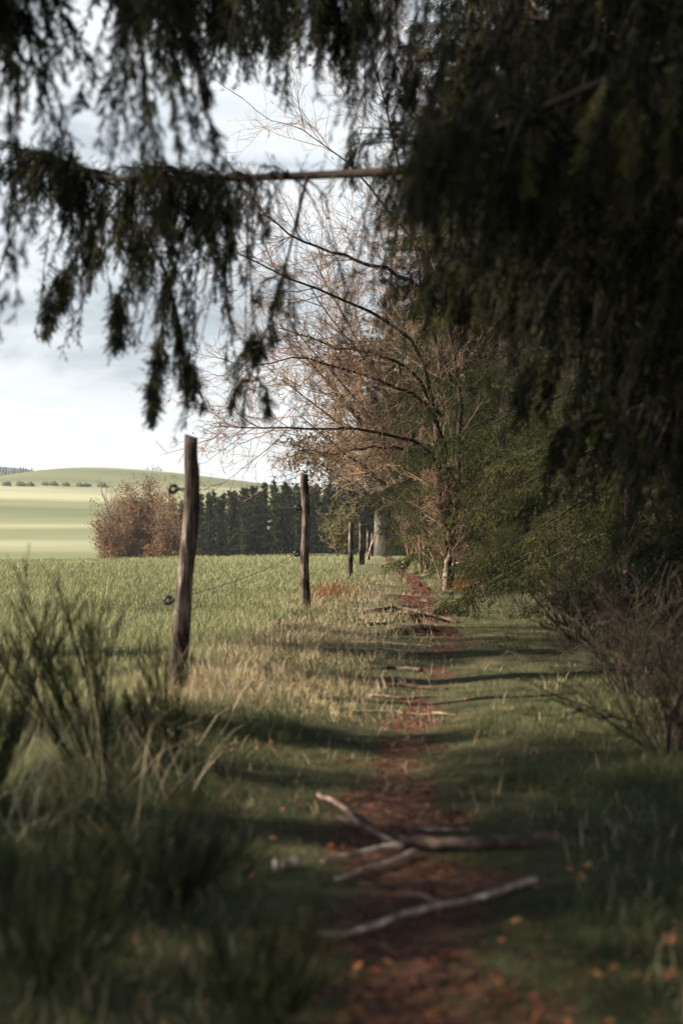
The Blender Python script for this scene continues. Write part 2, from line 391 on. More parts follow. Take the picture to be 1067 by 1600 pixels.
# distant hills
def hills():
    g = Geo()
    def ridge(Y, pts, depth, seed):
        pts = sorted(pts); xs = np.linspace(pts[0][0], pts[-1][0], 160)
        top = np.interp(xs, [p_[0] for p_ in pts], [p_[1] for p_ in pts])
        top = np.convolve(np.pad(top, 6, 'edge'), np.ones(13)/13, 'valid') + (fbm(xs/40, xs*0+seed, seed, 4)-.5)*Y*.0022
        rows = []
        for k in range(13):
            a = math.pi*k/12
            rows.append(np.stack([xs, np.full_like(xs, Y-depth*math.cos(a)), -20+(top+20)*math.sin(a)], 1))
        R_ = np.stack(rows); i = np.arange(R_.shape[0]*R_.shape[1]).reshape(R_.shape[:2])
        g.add(R_, [np.stack([i[:-1, :-1], i[:-1, 1:], i[1:, 1:], i[1:, :-1]], -1).reshape(-1, 4)])
    def W(px, py, Y): a = P(px, py, Y); return (a[0], a[2])
    ridge(1900, [W(-900, 770, 1900), W(-300, 745, 1900), W(100, 752, 1900), W(260, 752, 1900), W(310, 744, 1900), W(345, 741, 1900), W(375, 748, 1900), W(430, 768, 1900), W(1900, 770, 1900)], 260, 2)
    ridge(1500, [W(-900, 735, 1500), W(-200, 722, 1500), W(0, 729, 1500), W(60, 734, 1500), W(100, 748, 1500), W(150, 775, 1500), W(300, 790, 1500)], 150, 5)
    tag(g.build('hills', M_FARFOREST, smooth=True), kind='structure')
hills()

# ------------------------------------------------------------------ spruce trees
def spruce_limbs(Ht, base, R, rng, whorl=.42, per=6, K=8, az=None, shape=.85):
    hs = np.arange(base, Ht*.97, whorl)
    hs = np.repeat(hs, per) + rng.uniform(-.2, .2, len(hs)*per); hs = np.clip(hs, base*.9, Ht*.985); n = len(hs)
    a = rng.rand(n)*2*np.pi if az is None else rng.uniform(az[0], az[1], n)
    f = 1 - hs/Ht
    ln = R*np.clip(f, .03, 1)**shape*rng.uniform(.72, 1.12, n)*np.minimum(1, .72+.28*hs/3.2)
    t = np.linspace(0, 1, K)[None]
    rad = ln[:, None]*t
    dz = ln[:, None]*(.10*t*(f[:, None]*-1.5+1) - .38*t**1.6*(.4+f[:, None]) + .16*t**4)
    wob = rng.normal(size=(n, 1))*.08
    x = rad*np.cos(a[:, None]+wob*t); y = rad*np.sin(a[:, None]+wob*t)
    return np.stack([x, y, hs[:, None]+dz], -1), ln, f

def spruce_parts(seed, Ht, base, R, lod, whorl=.42, per=6, az=None, shape=.85):
    rng = rs(seed)
    pl, ln, f = spruce_limbs(Ht, base, R, rng, whorl, per, az=az, shape=shape)
    gw = Geo(); gf = Geo()
    tr = np.stack([np.cumsum(rng.normal(size=12)*.02), np.cumsum(rng.normal(size=12)*.02), np.linspace(-.35, Ht, 12)], 1)[None]
    tubes(gw, tr, Ht*.0125+.05, .012, 10, cap=True, rough=.12)
    gl = Geo()
    tubes(gw if lod == 1 else gl, pl, .004+ln*.0055, .002, 4 if lod < 2 else 3)
    n = len(pl); crnd = rng.rand(n)
    if lod == 0:        # close: individual needles
        nb = np.maximum((ln/.075).astype(int), 3)
    elif lod == 1: nb = np.maximum((ln/.046).astype(int), 6)
    else: nb = np.maximum((ln/.22).astype(int), 3)
    ids = np.repeat(np.arange(n), nb); m = len(ids)
    t = .06+.94*rng.rand(m)**.8
    p, tg = at_t(pl, ids, t)
    side = nrm(np.cross(tg, (0, 0, 1.)))*np.where(rng.rand(m) < .5, 1, -1)[:, None]
    an = np.radians(rng.uniform(15, 75, m))[:, None]
    d = nrm(tg*np.cos(an)+side*np.sin(an)+np.stack([0*t, 0*t, rng.uniform(-.95, .0, m)], 1))
    bl = np.minimum(ln[ids]*.34, .85)*rng.uniform(.45, 1.1, m)*(1.15-.75*t)+.06
    st = strands(p, d, bl, rng, 5, .08, (0, 0, -.35))
    rr = np.clip(crnd[ids]*.5+rng.rand(m)*.5, 0, 1)
    if lod == 0:
        tubes(gl, st, .004, .0015, 3)
        spray(gf, st, 11, rng, (.05, .12), 11, .020, .0042, rnd=rr)
    elif lod == 1:
        spray(gf, st, 9, rng, (.08, .20), 17, .020, .0085, rnd=rr, spread=.85, bias=(0, 0, -.3), ang=(30, 55), flat=.35)
    else:
        spray(gf, st, 6, rng, (.12, .28), 3, .16, .07, rnd=rr, spread=.4)
    return gw, gl, gf

PROTO = {}
def spruce(seed, Ht, base, R, lod, loc, rz, sc_, label, group=None, m=None, whorl=.44, per=5, az=None, shape=.85, cat='spruce', name='spruce_tree'):
    key = (seed, lod)
    if key not in PROTO:
        gw, gl, gf = spruce_parts(seed, Ht, base, R, lod, whorl, per, az, shape)
        PROTO[key] = (gw.mesh('trunk', M_BARK, True), None, {}, gf)
    tw, tb, crowns, gf = PROTO[key]
    m = m or M_SPRUCE
    if m.name not in crowns: crowns[m.name] = gf.mesh('crown', m)
    root = empty(name, loc, rz, sc_); tag(root, label, cat, group)
    for nm, me in (('trunk', tw), ('branches', tb), ('crown', crowns[m.name])):
        if me is None: continue
        o = bpy.data.objects.new(nm, me); COL.objects.link(o); o.parent = root
    return root

G_EDGE = 'spruces of the wood along the path'
# the wood on the right, front row then deeper rows
row = [  # x, y, seed, scale, label
 (3.45, 8.6, 0, 0.95, 'dark shaded spruce behind the leafless brown bush right of the path'),
 (3.5, 11.4, 1, 1.0, 'tall dark spruce standing just beyond the leafless brown bush'),
 (3.3, 14.4, 0, 1.0, 'spruce with low drooping boughs over the shaded verge'),
 (3.5, 22.4, 0, 1.02, 'spruce right beside the pale forked trunk'),
 (3.1, 26.5, 1, 1.0, 'spruce rising behind the pale forked trunk'),
 (3.5, 31.0, 0, 1.05, 'spruce over the bend of the path beyond the pale forked trunk'),
 (3.8, 37.0, 1, 1.0, 'spruce beyond the bend, short of the thick grey trunk'),
 (4.2, 45.0, 0, 1.1, 'distant spruce beside the thick grey trunk'),
]
for i, (x, y, sd, s_, lb) in enumerate(row):
    spruce(11+sd, 16, .5, 3.0, 1, (x, y, hz(x, y)), 1.1*i+.3, s_, lb, G_EDGE, m=M_SPRUCE if y < 12 else M_SPRUCE_LIT)  # nearest trees take the shaded needle colour, the rest the sunlit copy
for i, (x, y) in enumerate([(6.8, 7.0), (7.0, 11), (7.2, 16), (7.4, 22), (7.5, 29), (7.8, 37), (8, 47), (6.5, 56), (4.6, 63), (9, 60), (2.6, 72), (5, 82), (11, 75)]):
    spruce(11+i % 2, 16, .5, 3.0, 1, (x, y, hz(x, y)), 2.1*i, 1.05+.06*(i % 3), 'dark spruce deep in the wood right of the path', 'inner spruces of the wood', m=M_SPRUCE)

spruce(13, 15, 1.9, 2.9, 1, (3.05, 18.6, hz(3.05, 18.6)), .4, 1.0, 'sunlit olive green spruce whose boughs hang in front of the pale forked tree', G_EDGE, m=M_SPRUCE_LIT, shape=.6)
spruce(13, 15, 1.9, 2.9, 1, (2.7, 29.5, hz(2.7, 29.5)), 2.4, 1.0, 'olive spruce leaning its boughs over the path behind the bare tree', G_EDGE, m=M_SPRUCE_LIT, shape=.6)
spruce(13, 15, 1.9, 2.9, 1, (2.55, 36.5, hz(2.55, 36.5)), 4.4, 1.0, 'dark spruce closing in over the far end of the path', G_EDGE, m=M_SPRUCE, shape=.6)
# spruces on the field side, the unseen ones added to cast shade; the nearest lowers a bough into the upper left
LEFT = [(-5.2, 3.0, 1.0, 'spruce left of the fence whose bough hangs into the upper left corner'),
        (-7.6, .6, 1.0, 'unseen spruce added to shade the foreground, standing back from the fence'),
        (-11.0, 3.0, 1.3, 'tallest unseen spruce, added to cast shade from far out in the field')]

# ---- the near spruce that overhangs the viewpoint
def near_foliage(limbs, seed, specs, gate=True, th=1.0):
    """limbs: list of point lists; specs per limb: (strands, min len, max len, t0, t1, shoots)"""
    rng = rs(seed); gf = Geo(); gt = Geo()
    for pts, sp in zip(limbs, specs):
        pl = resample(pts, 24)[None]
        for (ns, l0, l1, t0, t1, sh, side) in sp:
            m = ns; t = t0+(t1-t0)*rng.rand(m)
            if gate:
                t = t[vn(t*26, t*0+seed, 77) > (.40 if th < 1.2 else .50)]; m = len(t)
            p, tg = at_t(pl, np.zeros(m, int), t)
            sd = nrm(np.cross(tg, (0, 0, 1.)))*rng.uniform(-1, 1, m)[:, None]
            # first a short side branch, then the hanging strand
            q = p + sd*side + np.stack([0*t, 0*t, rng.uniform(-.08, .04, m)], 1)
            sb_ = np.stack([p, p*.5+q*.5+np.array([0, 0, .02]), q], 1)
            tubes(gt, sb_, .006, .004, 3)
            clump = vn(t*9, t*0+seed, 5)
            ln = (l0+(l1-l0)*rng.rand(m)**1.2)*(.22+1.15*clump)
            d = nrm(tg*.35*rng.rand(m, 1)+sd*.35+np.array([0, 0, -.8])+rng.normal(size=(m, 3))*.12)
            st = strands(q, d, ln, rng, 7, .07, (0, 0, -.5))
            tubes(gt, st, .004, .0014, 3)
            per = max(4, int(sh))
            spray(gf, st, per, rng, (.04, .095), 18, .020, .0034*th, ang=(20, 55), bias=(0, 0, -.3), rnd=np.clip(rng.rand(m), 0, 1))
            # foliage on the side branch itself
            spray(gf, sb_, 8, rng, (.05, .12), 16, .020, .0034*th, bias=(0, 0, -.3))
    return gf, gt

TX, TY = 2.9, 4.6
troot = empty('spruce_tree', (0, 0, 0)); tag(troot, 'near spruce on the right whose long boughs droop across the top of the view', 'spruce')
gw, gl, gf0 = spruce_parts(77, 17, 4.6, 3.4, 1, whorl=.40, per=6)
o = gw.build('trunk', M_BARK, troot, True); o.location = (TX, TY, hz(TX, TY))
o = gf0.build('upper_crown', M_SPRUCE, troot); o.location = (TX, TY, hz(TX, TY))

def pts(*a): return [P(*q_) for q_ in a]
T = lambda z: (TX, TY, z)
limbs = [
 [T(3.2)] + pts((1067, 165, 4.9), (880, 220, 5.2), (690, 264, 5.6), (560, 272, 5.9), (420, 276, 6.2), (300, 280, 6.5), (200, 284, 6.7), (110, 275, 6.9), (40, 238, 7.1)),
 [T(4.2)] + pts((1100, -110, 5.0), (850, -70, 5.4), (640, -50, 5.8), (470, -40, 6.1), (330, -45, 6.4), (240, -30, 6.6)),
 [T(3.9)] + pts((1100, 40, 5.3), (930, 60, 5.8), (800, 80, 6.4), (740, 100, 6.8)),
 [T(3.5)] + pts((1150, 60, 4.3), (950, 120, 4.3), (800, 190, 4.4), (720, 225, 4.5)),
 [T(3.3)] + pts((1150, 200, 6.0), (980, 220, 6.6), (850, 250, 7.2), (740, 290, 7.8)),
 [T(2.9)] + pts((1200, 330, 4.8), (1050, 350, 5.2), (930, 380, 5.7), (830, 430, 6.2)),
 [T(4.6)] + pts((1150, -200, 6.0), (960, -120, 6.8), (820, -100, 7.4), (720, -60, 8.0)),
 [T(3.0)] + pts((1150, 130, 5.6), (1000, 160, 6.2), (860, 200, 6.8), (740, 200, 7.4), (670, 230, 7.9)),
 [T(2.9)] + pts((1150, 300, 6.2), (1020, 340, 6.8), (900, 370, 7.4), (800, 400, 8.0), (700, 400, 8.6)),
 pts((215, 283, 6.7), (180, 320, 6.68), (140, 370, 6.66), (100, 430, 6.65), (70, 482, 6.65)),
 pts((270, 282, 6.6), (240, 350, 6.55), (205, 420, 6.5), (180, 470, 6.5), (185, 520, 6.5)),
 pts((300, 281, 6.5), (285, 380, 6.45), (262, 470, 6.4), (245, 550, 6.4), (238, 618, 6.4)),
 pts((250, 400, 6.5), (275, 480, 6.5), (290, 560, 6.5), (318, 628, 6.5)),
 pts((480, 275, 6.0), (455, 380, 6.1), (430, 480, 6.2), (400, 560, 6.3), (385, 610, 6.4)),
 [T(2.0)] + pts((1180, 590, 5.4), (1080, 620, 5.9), (1010, 670, 6.4)),
 [T(2.4)] + pts((1300, 500, 5.2), (1130, 500, 5.8), (1030, 530, 6.4), (960, 560, 6.8)),
]
specs = [
 [(120, .25, .75, .74, .96, 28, .28), (40, .15, .4, .95, 1.0, 18, .25), (75, .7, 1.75, .76, .92, 34, .30), (34, .4, 1.4, .47, .74, 14, .2), (110, .3, .9, .12, .50, 30, .4)],
 [(260, .35, 1.0, .74, 1.0, 34, .40), (280, .4, 1.0, .3, .62, 34, .6)],
 [(330, .4, 1.1, .15, 1.0, 34, .5)],
 [(280, .4, 1.0, .15, 1.0, 34, .45)],
 [(330, .4, 1.1, .15, 1.0, 34, .55)],
 [(300, .4, 1.0, .15, 1.0, 32, .5)],
 [(330, .4, 1.2, .2, 1.0, 32, .7)],
 [(300, .4, 1.0, .15, 1.0, 32, .5)],
 [(240, .4, 1.0, .15, 1.0, 32, .5)],
 [(46, .06, .32, .15, 1.0, 18, .10)],
 [(46, .06, .32, .15, 1.0, 18, .10)],
 [(58, .06, .26, .1, 1.0, 18, .10)],
 [(42, .05, .24, .1, 1.0, 18, .12)],
 [(34, .05, .28, .25, 1.0, 18, .10)],
 [(220, .3, .8, .2, 1.0, 30, .45)],
 [(260, .4, 1.0, .15, 1.0, 32, .5)],
]
assert len(limbs) == len(specs), (len(limbs), len(specs))
for k, l_ in enumerate(limbs):
    small = len(l_) < 6 and l_[0][1] > 5.5
    g = Geo(); pl = resample(l_, 26); tubes(g, pl[None], (.008 if small else .045) if k else .040, (.003 if small else .006) if k else .007, 7, rough=.25, cap=True)
    g.build('bough', M_LIMB, troot, True)
gf, gt = near_foliage(limbs, 5, specs)
gf.build('hanging_foliage', M_SPRUCE, troot); gt.build('twigs', M_LIMB, troot)

g = Geo(); rd = rs(31)
db = [resample(pts(*q_), 14) for q_ in (
 [(1090, 190, 6.3), (1000, 140, 6.2), (945, 122, 6.1), (905, 95, 6.0), (875, 85, 6.0)],
 [(900, 95, 6.0), (868, 60, 5.95), (845, 30, 5.9), (825, -10, 5.9)],
 [(1090, 60, 6.4), (1010, 70, 6.3), (960, 95, 6.2), (930, 60, 6.1), (935, 30, 6.1)],
 [(1090, 470, 6.6), (990, 420, 6.5), (960, 385, 6.4), (930, 380, 6.4)])]
for q_ in db:
    g = Geo(); dl = q_[None]; tubes(g, dl, .012, .004, 5, rough=.3)
    d1, _, _ = grow(dl, 9, rd, .2, 1, (25, 65), (.15, .4), K=6, wob=.2); d2, _, _ = grow(d1, 5, rd, .2, 1, (25, 65), (.3, .7), K=4, wob=.2)
    tubes(g, d1, .004, .002, 4); tubes(g, d2, .0022, .0015, 3)
    g.build('dead_branch', M_STICK, troot)

# ---- left spruces (shade the foreground) and the bough in the upper left corner
for k, (x, y, s_, lb) in enumerate(LEFT):
    r_ = spruce(55, 15, 2.4, 2.7, 1, (x, y, hz(x, y)), k*2.0, s_, lb, 'spruces on the field side', whorl=.5, per=5, shape=.7)
    if k == 0:
        lm = [[(x, y, 4.3)] + pts((-300, -200, 4.8), (-80, -110, 4.6), (60, -80, 4.5), (170, -60, 4.4), (260, -50, 4.4)),
              [(x, y, 3.6)] + pts((-350, -60, 5.2), (-150, -30, 4.9), (-30, 0, 4.7), (50, 40, 4.6))]
        par = r_; inv = Vector((x, y, hz(x, y)))
        gf, gt = near_foliage(lm, 15, [[(620, .40, 1.2, .30, 1.0, 34, .16)], [(330, .40, 1.1, .3, 1.0, 34, .14)]], th=1.7)
        for l_ in lm: tubes(gt, resample(l_, 24)[None], .03, .006, 6)
        for g, nm, mt in ((gf, 'hanging_foliage', M_SPRUCE), (gt, 'bough', M_LIMB)):
            g.v = [(a_ - np.array(inv, np.float32)).astype(np.float32) for a_ in g.v]
            o = g.build(nm, mt, r_)
        # geometry was laid out for an unturned, unscaled tree
        r_.rotation_euler = (0, 0, 0); r_.scale = (1, 1, 1)

spruce(57, 3.9, .1, 1.5, 1, (-5.0, 6.0, hz(-5, 6)), .5, 1.0, 'unseen young spruce added to shade the ground level with the near fence post', 'spruces on the field side', whorl=.22, per=8)  # low occluder out of view, added for the shade beside the path
spruce(58, 14, 5.2, 1.35, 1, (-5.2, 8.3, hz(-5.2, 8.3)), .5, 1.0, 'unseen slim spruce, its high crown shaped to shade the bushes across the path', 'spruces on the field side', whorl=.35, per=6, shape=.3)  # added out of view; high narrow crown keeps its shade off the path
spruce(56, 20, 7.6, 3.1, 1, (-9.3, 9.2, hz(-9.3, 9.2)), 1.0, 1.0, 'unseen tall bare stemmed spruce added in the field to shade the wood', 'spruces on the field side', whorl=.45, per=6, shape=.5)  # added out of view so its crown shades the wood opposite

# ------------------------------------------------------------------ bare broadleaf trees
def leafdots(g, p, rng, size):
    n = len(p); a = nrm(rng.normal(size=(n, 3))); b = nrm(np.cross(a, rng.normal(size=(n, 3))))
    s_ = size*(.6+.7*rng.rand(n, 1)); c_ = np.cross(a, b)
    v = np.stack([p, p+a*s_*.5+b*s_*.33+c_*s_*.1, p+a*s_, p+a*s_*.5-b*s_*.33+c_*s_*.1], 1)
    i = np.arange(n*4).reshape(n, 4); g.add(v, [i[:, [0, 1, 2]], i[:, [0, 2, 3]]], np.repeat(rng.rand(n), 4))

def bare_tree(name, label, limbs, rad, seed, per=(14, 9, 6), leaves=0, leafsize=.06, thin=.0035, trunk_mat=M_LIMB, bias=(0, 0, .03), n_trunk=0, cat='tree', group=None, lo=.25, leaf_mat=None, ratio=(.22, .5), loc=None):
    """limbs: hand-placed main limbs; three further orders of twigs grow from them"""
    rng = rs(seed)
    base = limbs[0][0] if loc is None else loc
    root = empty(name, base); tag(root, label, cat, group)
    off = np.array(base)
    pl = np.stack([resample(l_, 18)-off for l_ in limbs])
    jit = np.cumsum(rng.normal(size=pl.shape)*.026, axis=1); jit -= jit[:, :1]; pl = pl+jit
    for k in range(max(n_trunk, 0)):
        g = Geo(); tubes(g, pl[k:k+1], rad[k], thin*1.5, 8, rough=.2); g.build('trunk', trunk_mat, root, True)
    g = Geo()
    if n_trunk < len(pl):
        tubes(g, pl[n_trunk:], np.array(rad[n_trunk:]), thin*2, 6, rough=.2); g.build('limbs', M_LIMB, root, True)
    g = Geo()
    l1, _, _ = grow(pl, per[0], rng, lo, 1.0, (25, 60), ratio, bias=bias, K=8, wob=.16)
    l2, _, _ = grow(l1, per[1], rng, .1, 1.0, (25, 60), (.3, .65), bias=bias, K=6, wob=.18)
    l3, _, _ = grow(l2, per[2], rng, .15, 1.0, (25, 60), (.3, .7), bias=bias, K=4, wob=.2, minl=.05)
    tubes(g, l1, thin*2.2, thin*.8, 4); tubes(g, l2, thin*1.2, thin*.6, 3); tubes(g, l3, thin*.8, thin*.45, 3)
    g.build('twigs', M_TWIG, root)
    if leaves:
        al = np.concatenate([l3[:, -1], l2[:, -1]]); i = rng.choice(len(al), leaves, replace=leaves > len(al))
        g = Geo(); leafdots(g, al[i]+rng.normal(size=(leaves, 3))*.03, rng, leafsize); g.build('leaves', leaf_mat or M_ORANGE, root)
    return root

gz = hz(1.66, 22)
B = (1.66, 22, gz-.1)
bare_tree('bare_tree', 'bare forked tree with pale bark arching twiggy branches left over the path', [
  [B] + pts((705, 840, 22), (706, 800, 22), (704, 770, 22), (702, 735, 22)),
  [(B[0]+.02, B[1]-.02, B[2])] + pts((700, 825, 22), (692, 790, 21.9), (684, 755, 21.9), (680, 735, 21.8)),
  [B] + pts((706, 800, 22), (702, 740, 22), (690, 660, 21.8), (676, 590, 21.6), (655, 528, 21.3), (600, 508, 20.9), (540, 482, 20.6), (470, 455, 20.3), (400, 415, 20), (335, 385, 19.8)),
  [B] + pts((700, 820, 22), (690, 760, 22), (690, 720, 21.8), (660, 688, 21.4), (600, 672, 21), (540, 668, 20.7), (470, 675, 20.4), (400, 672, 20.2), (345, 668, 20)),
  [B] + pts((712, 800, 22.1), (712, 700, 22.3), (705, 600, 22.5), (690, 500, 22.5), (650, 390, 22.3), (580, 310, 22), (510, 240, 21.7), (440, 190, 21.5)),
  pts((702, 740, 22), (680, 650, 21.6), (610, 612, 21.2), (540, 588, 20.8), (490, 565, 20.5), (430, 560, 20.2), (380, 590, 20)),
  pts((690, 500, 22.5), (640, 440, 22), (570, 400, 21.6), (490, 370, 21.2), (420, 330, 20.8), (370, 280, 20.5)),
  pts((705, 600, 22.4), (660, 470, 22.4), (640, 330, 22.4), (600, 180, 22.2), (570, 60, 22)),
  pts((690, 720, 21.9), (640, 710, 21.5), (580, 715, 21.2), (530, 725, 21), (480, 715, 20.8)),
  pts((690, 650, 21.9), (620, 560, 21.4), (560, 540, 21.1), (480, 520, 20.8), (420, 500, 20.5)),
  pts((710, 560, 22.6), (720, 400, 22.8), (700, 250, 23), (640, 120, 23), (600, 0, 23)),
 ], [.070, .040, .05, .045, .06, .035, .04, .035, .03, .035, .04], 3, per=(28, 9, 5), leaves=420, leafsize=.05, thin=.0034, trunk_mat=M_BIRCH, n_trunk=2, lo=.25)

# two more bare trees behind it
def generic_bare(seed, base, Ht, spread, n=9, lean=(-.5, 0), **kw):
    rng = rs(seed); bx, by, bz = base; L_ = []
    for i in range(n):
        a = rng.rand()*6.28; h0 = Ht*(.08+.38*i/n); r_ = spread*rng.uniform(.7, 1.1)
        tip = (bx+math.cos(a)*r_+lean[0]*Ht*.3, by+math.sin(a)*r_+lean[1]*Ht*.3, bz+Ht*(.45+.55*rng.rand()))
        L_.append([(bx, by, bz-.1), (bx+.02, by, bz+h0), (bx*.6+tip[0]*.4, by*.6+tip[1]*.4, bz+h0+.45*(tip[2]-bz-h0)), tip])
    return L_
b2 = (1.95, 33, hz(1.95, 33))
bare_tree('bare_tree', 'bare brown tree with a few orange leaves behind the pale forked tree', generic_bare(8, b2, 7.5, 2.6, 11, (-.35, 0)), [.07]*11, 8, per=(12, 8, 5), leaves=140, leafsize=.07, thin=.006, n_trunk=1)
b3 = (2.3, 43, hz(2.3, 43))
bare_tree('bare_tree', 'farthest bare tree, its twigs above the small leaning fence posts', generic_bare(9, b3, 8, 3.2, 11, (-.4, 0)), [.08]*11, 9, per=(12, 8, 5), leaves=140, leafsize=.08, thin=.008, n_trunk=1)

# thick grey trunk at the end of the path, with a low spreading crown
b4 = P(598, 866, 52); b4 = (b4[0], 52, hz(b4[0], 52))
root = empty('beech_tree', b4); tag(root, 'big tree with a thick smooth grey trunk at the end of the path', 'tree')
g = Geo(); tubes(g, np.array([[(0.05, 0, -.4), (0, 0, .1), (0, 0, .6), (-.02, 0, 1.5), (.05, 0, 3), (.1, 0, 5), (.2, .1, 9)]]), .44, .12, 16, rough=.06)
g.v[0][:16] += (g.v[0][:16]-np.array([.05, 0, -.4]))*.15; g.build('trunk', M_BEECHBARK, root, True)
rng = rs(41); a = rng.rand(26)*6.28; h0 = rng.uniform(1.3, 7, 26)
lim = strands(np.stack([0*a, 0*a, h0], 1), nrm(np.stack([np.cos(a), np.sin(a), .15+.4*rng.rand(26)], 1)), rng.uniform(2.2, 4.2, 26), rng, 8, .1, (0, 0, -.02))
g = Geo(); tubes(g, lim, .07, .015, 5); g.build('limbs', M_LIMB, root)
g = Geo(); l1, _, _ = grow(lim, 12, rng, .2, 1, K=6, bias=(0, 0, -.1)); l2, _, _ = grow(l1, 8, rng, .1, 1, K=5); tubes(g, l1, .012, .006, 3); tubes(g, l2, .008, .005, 3)
g.build('twigs', M_TWIG, root)
al = np.concatenate([l2[:, -1], l2[:, 2]]); g = Geo(); leafdots(g, al[rng.choice(len(al), 7000)], rng, .14); g.build('leaves', M_SPRUCE_LIT, root)

# small fresh green tree by the fence end
b5 = P(528, 862, 49); b5 = (b5[0], 49, hz(b5[0], 49)-.1)
gl5 = generic_bare(21, b5, 1.75, .5, 12, (0, 0))
bare_tree('young_tree', 'small yellow green young tree beyond the third fence post', gl5, [.018]*12, 21, per=(9, 5, 3), leaves=1500, leafsize=.07, thin=.004, n_trunk=1, leaf_mat=M_GREENTREE, cat='sapling')

# ------------------------------------------------------------------ field hedge trees and plantation
def russet(name, label, base, Ht, Rw, seed, nleaf, mt=M_RUSTLEAF, cat='tree', group=None, size=.3, n=90):
    rng = rs(seed); root = empty(name, base); tag(root, label, cat, group)
    a = rng.rand(n)*6.28; el = rng.uniform(.05, 1.5, n)
    d = nrm(np.stack([np.cos(a)*np.cos(el), np.sin(a)*np.cos(el), np.sin(el)*1.0], 1))
    ln = 1/np.sqrt((np.cos(el)/Rw)**2+(np.sin(el)/(Ht*.93))**2)*rng.uniform(.84, 1.02, n)
    st = strands(np.stack([0*a, 0*a, rng.uniform(.1, Ht*.2, n)], 1), d, ln, rng, 8, .07)
    q8 = max(.2, Ht/8); g = Geo(); tubes(g, st[:14], .10*q8, .02*q8, 5); tubes(g, np.array([[(0, 0, -.5), (0, 0, Ht*.25), (.1*q8, 0, Ht*.5)]]), .22*q8, .1*q8, 8); g.build('trunk', M_LIMB, root)
    l1, _, _ = grow(st, 10, rng, .25, 1, (20, 55), (.2, .42), K=6); l2, _, _ = grow(l1, 6, rng, .2, 1, K=4)
    g = Geo(); tubes(g, st, .04*q8, .012, 3); tubes(g, l1, .02*q8, .01, 3); tubes(g, l2, .012, .008, 3); g.build('branches', M_TWIG, root)
    if nleaf:
        al = np.concatenate([l2[:, -1], l2[:, 2], l1[:, -1], l1[:, 3]]); g = Geo()
        leafdots(g, al[rng.choice(len(al), nleaf*6)]+rng.normal(size=(nleaf*6, 3))*.20, rng, size*.42); g.build('crown', mt, root)
    return root
def gp(px, Y, dz=0): x = (px-533.5)/FPX*Y; return (x, Y, hz(x, Y)+dz)
def top_h(px, py, Y): b_ = gp(px, Y); return P(px, py, Y)[2]-b_[2]
russet('beech_tree', 'broad russet leaved tree left of the first fence post in the field', gp(228, 112), top_h(228, 762, 112), 2.6, 51, 9000)
russet('beech_tree', 'lower brown tree at the left end of the field wood', gp(188, 110), top_h(185, 790, 110), 1.9, 52, 4200)
russet('beech_tree', 'small russet tree tucked between the broad brown tree and the first spruces', gp(262, 108), top_h(260, 800, 108), 1.6, 53, 3200)
russet('bare_tree', 'grey leafless tree sticking up behind the brown trees', gp(186, 122), top_h(186, 757, 122), 1.8, 54, 0)
russet('bare_tree', 'leafless tree with reddish top behind the first fence post', gp(262, 124), top_h(262, 752, 124), 2.4, 55, 1500)

rng = rs(99)
tops = [(283, 772), (300, 778), (318, 764), (330, 756), (343, 768), (356, 753), (368, 762), (380, 757), (392, 750), (404, 757), (417, 741), (430, 756), (440, 747), (452, 752), (464, 744), (480, 750), (494, 746), (506, 752), (520, 747), (534, 752), (548, 748), (562, 742), (578, 738), (596, 735), (616, 735), (640, 735)]
k = 0
for (px, py) in tops:
    for rowi in range(3):
        Y = 132+rowi*8+rng.uniform(-4, 4); q_ = px+rng.uniform(-5, 5)+rowi*6
        h = top_h(q_, py+rng.uniform(-5, 6)+rowi*rng.uniform(-2, 7), Y)*(1.0 if rowi == 0 else 1.0)
        spruce(70+k % 3, 10, .4, 1.75, 2, gp(q_, Y, -.1), rng.rand()*6, h/10., 'dark spruce in the dense plantation across the field', 'spruces of the plantation across the field', m=M_SPRUCE_LIT if rowi == 0 and k % 2 else M_SPRUCE_FAR, whorl=.36, per=6, shape=1.05)  # sunlit needle copy on part of the front row, darker needles behind
        k += 1
# a dark pair beside the russet tree
spruce(71, 10, .4, 1.75, 2, gp(272, 126, -.1), 1, top_h(272, 770, 126)/10., 'lone dark spruce wedged between the russet trees and the plantation', 'spruces of the plantation across the field', m=M_SPRUCE_FAR, whorl=.36, per=6, shape=1.05)

# hill details: row of low bushes, bare trees on the crest, dark wood far left
rng = rs(5)
for i, px in enumerate([11, 33, 48, 71, 85, 104, 125, 136, 160]):
    Y = 455; x = (px-533.5)/FPX*Y
    # walk up the slope until the terrain is seen at the right height
    for Y in range(300, 640, 5):
        x = (px-533.5)/FPX*Y
        if 800-(hz(x, Y)-CAMZ)/Y*FPX < 759+i*.4: break
    b_ = (x, Y, hz(x, Y)); root = empty('bush', b_); tag(root, 'small round bush in the row across the far hillside', 'bush', 'row of bushes across the far hillside')
    g = Geo(); n = 260; d = .6*nrm(rng.normal(size=(n, 3))); d[:, 2] = np.abs(d[:, 2])
    leafdots(g, d*np.array([2.1, 2.1, 1.9])*(.7+.6*vn(i*1.7, 0, 4))*rng.rand(n, 1)**.4, rng, .7); g.build('crown', M_HBUSH, root)
    g = Geo(); tubes(g, np.array([[(0, 0, -.3), (0, 0, .5), (0, 0, 1.0)]]), .12, .05, 5); g.build('trunk', M_LIMB, root)
def crest(px):
    best = None
    for Y in range(300, 1100, 10):
        x = (px-533.5)/FPX*Y; pyy = 800-(hz(x, Y)-CAMZ)/Y*FPX
        if best is None or pyy < best[0]: best = (pyy, Y, x)
    return best
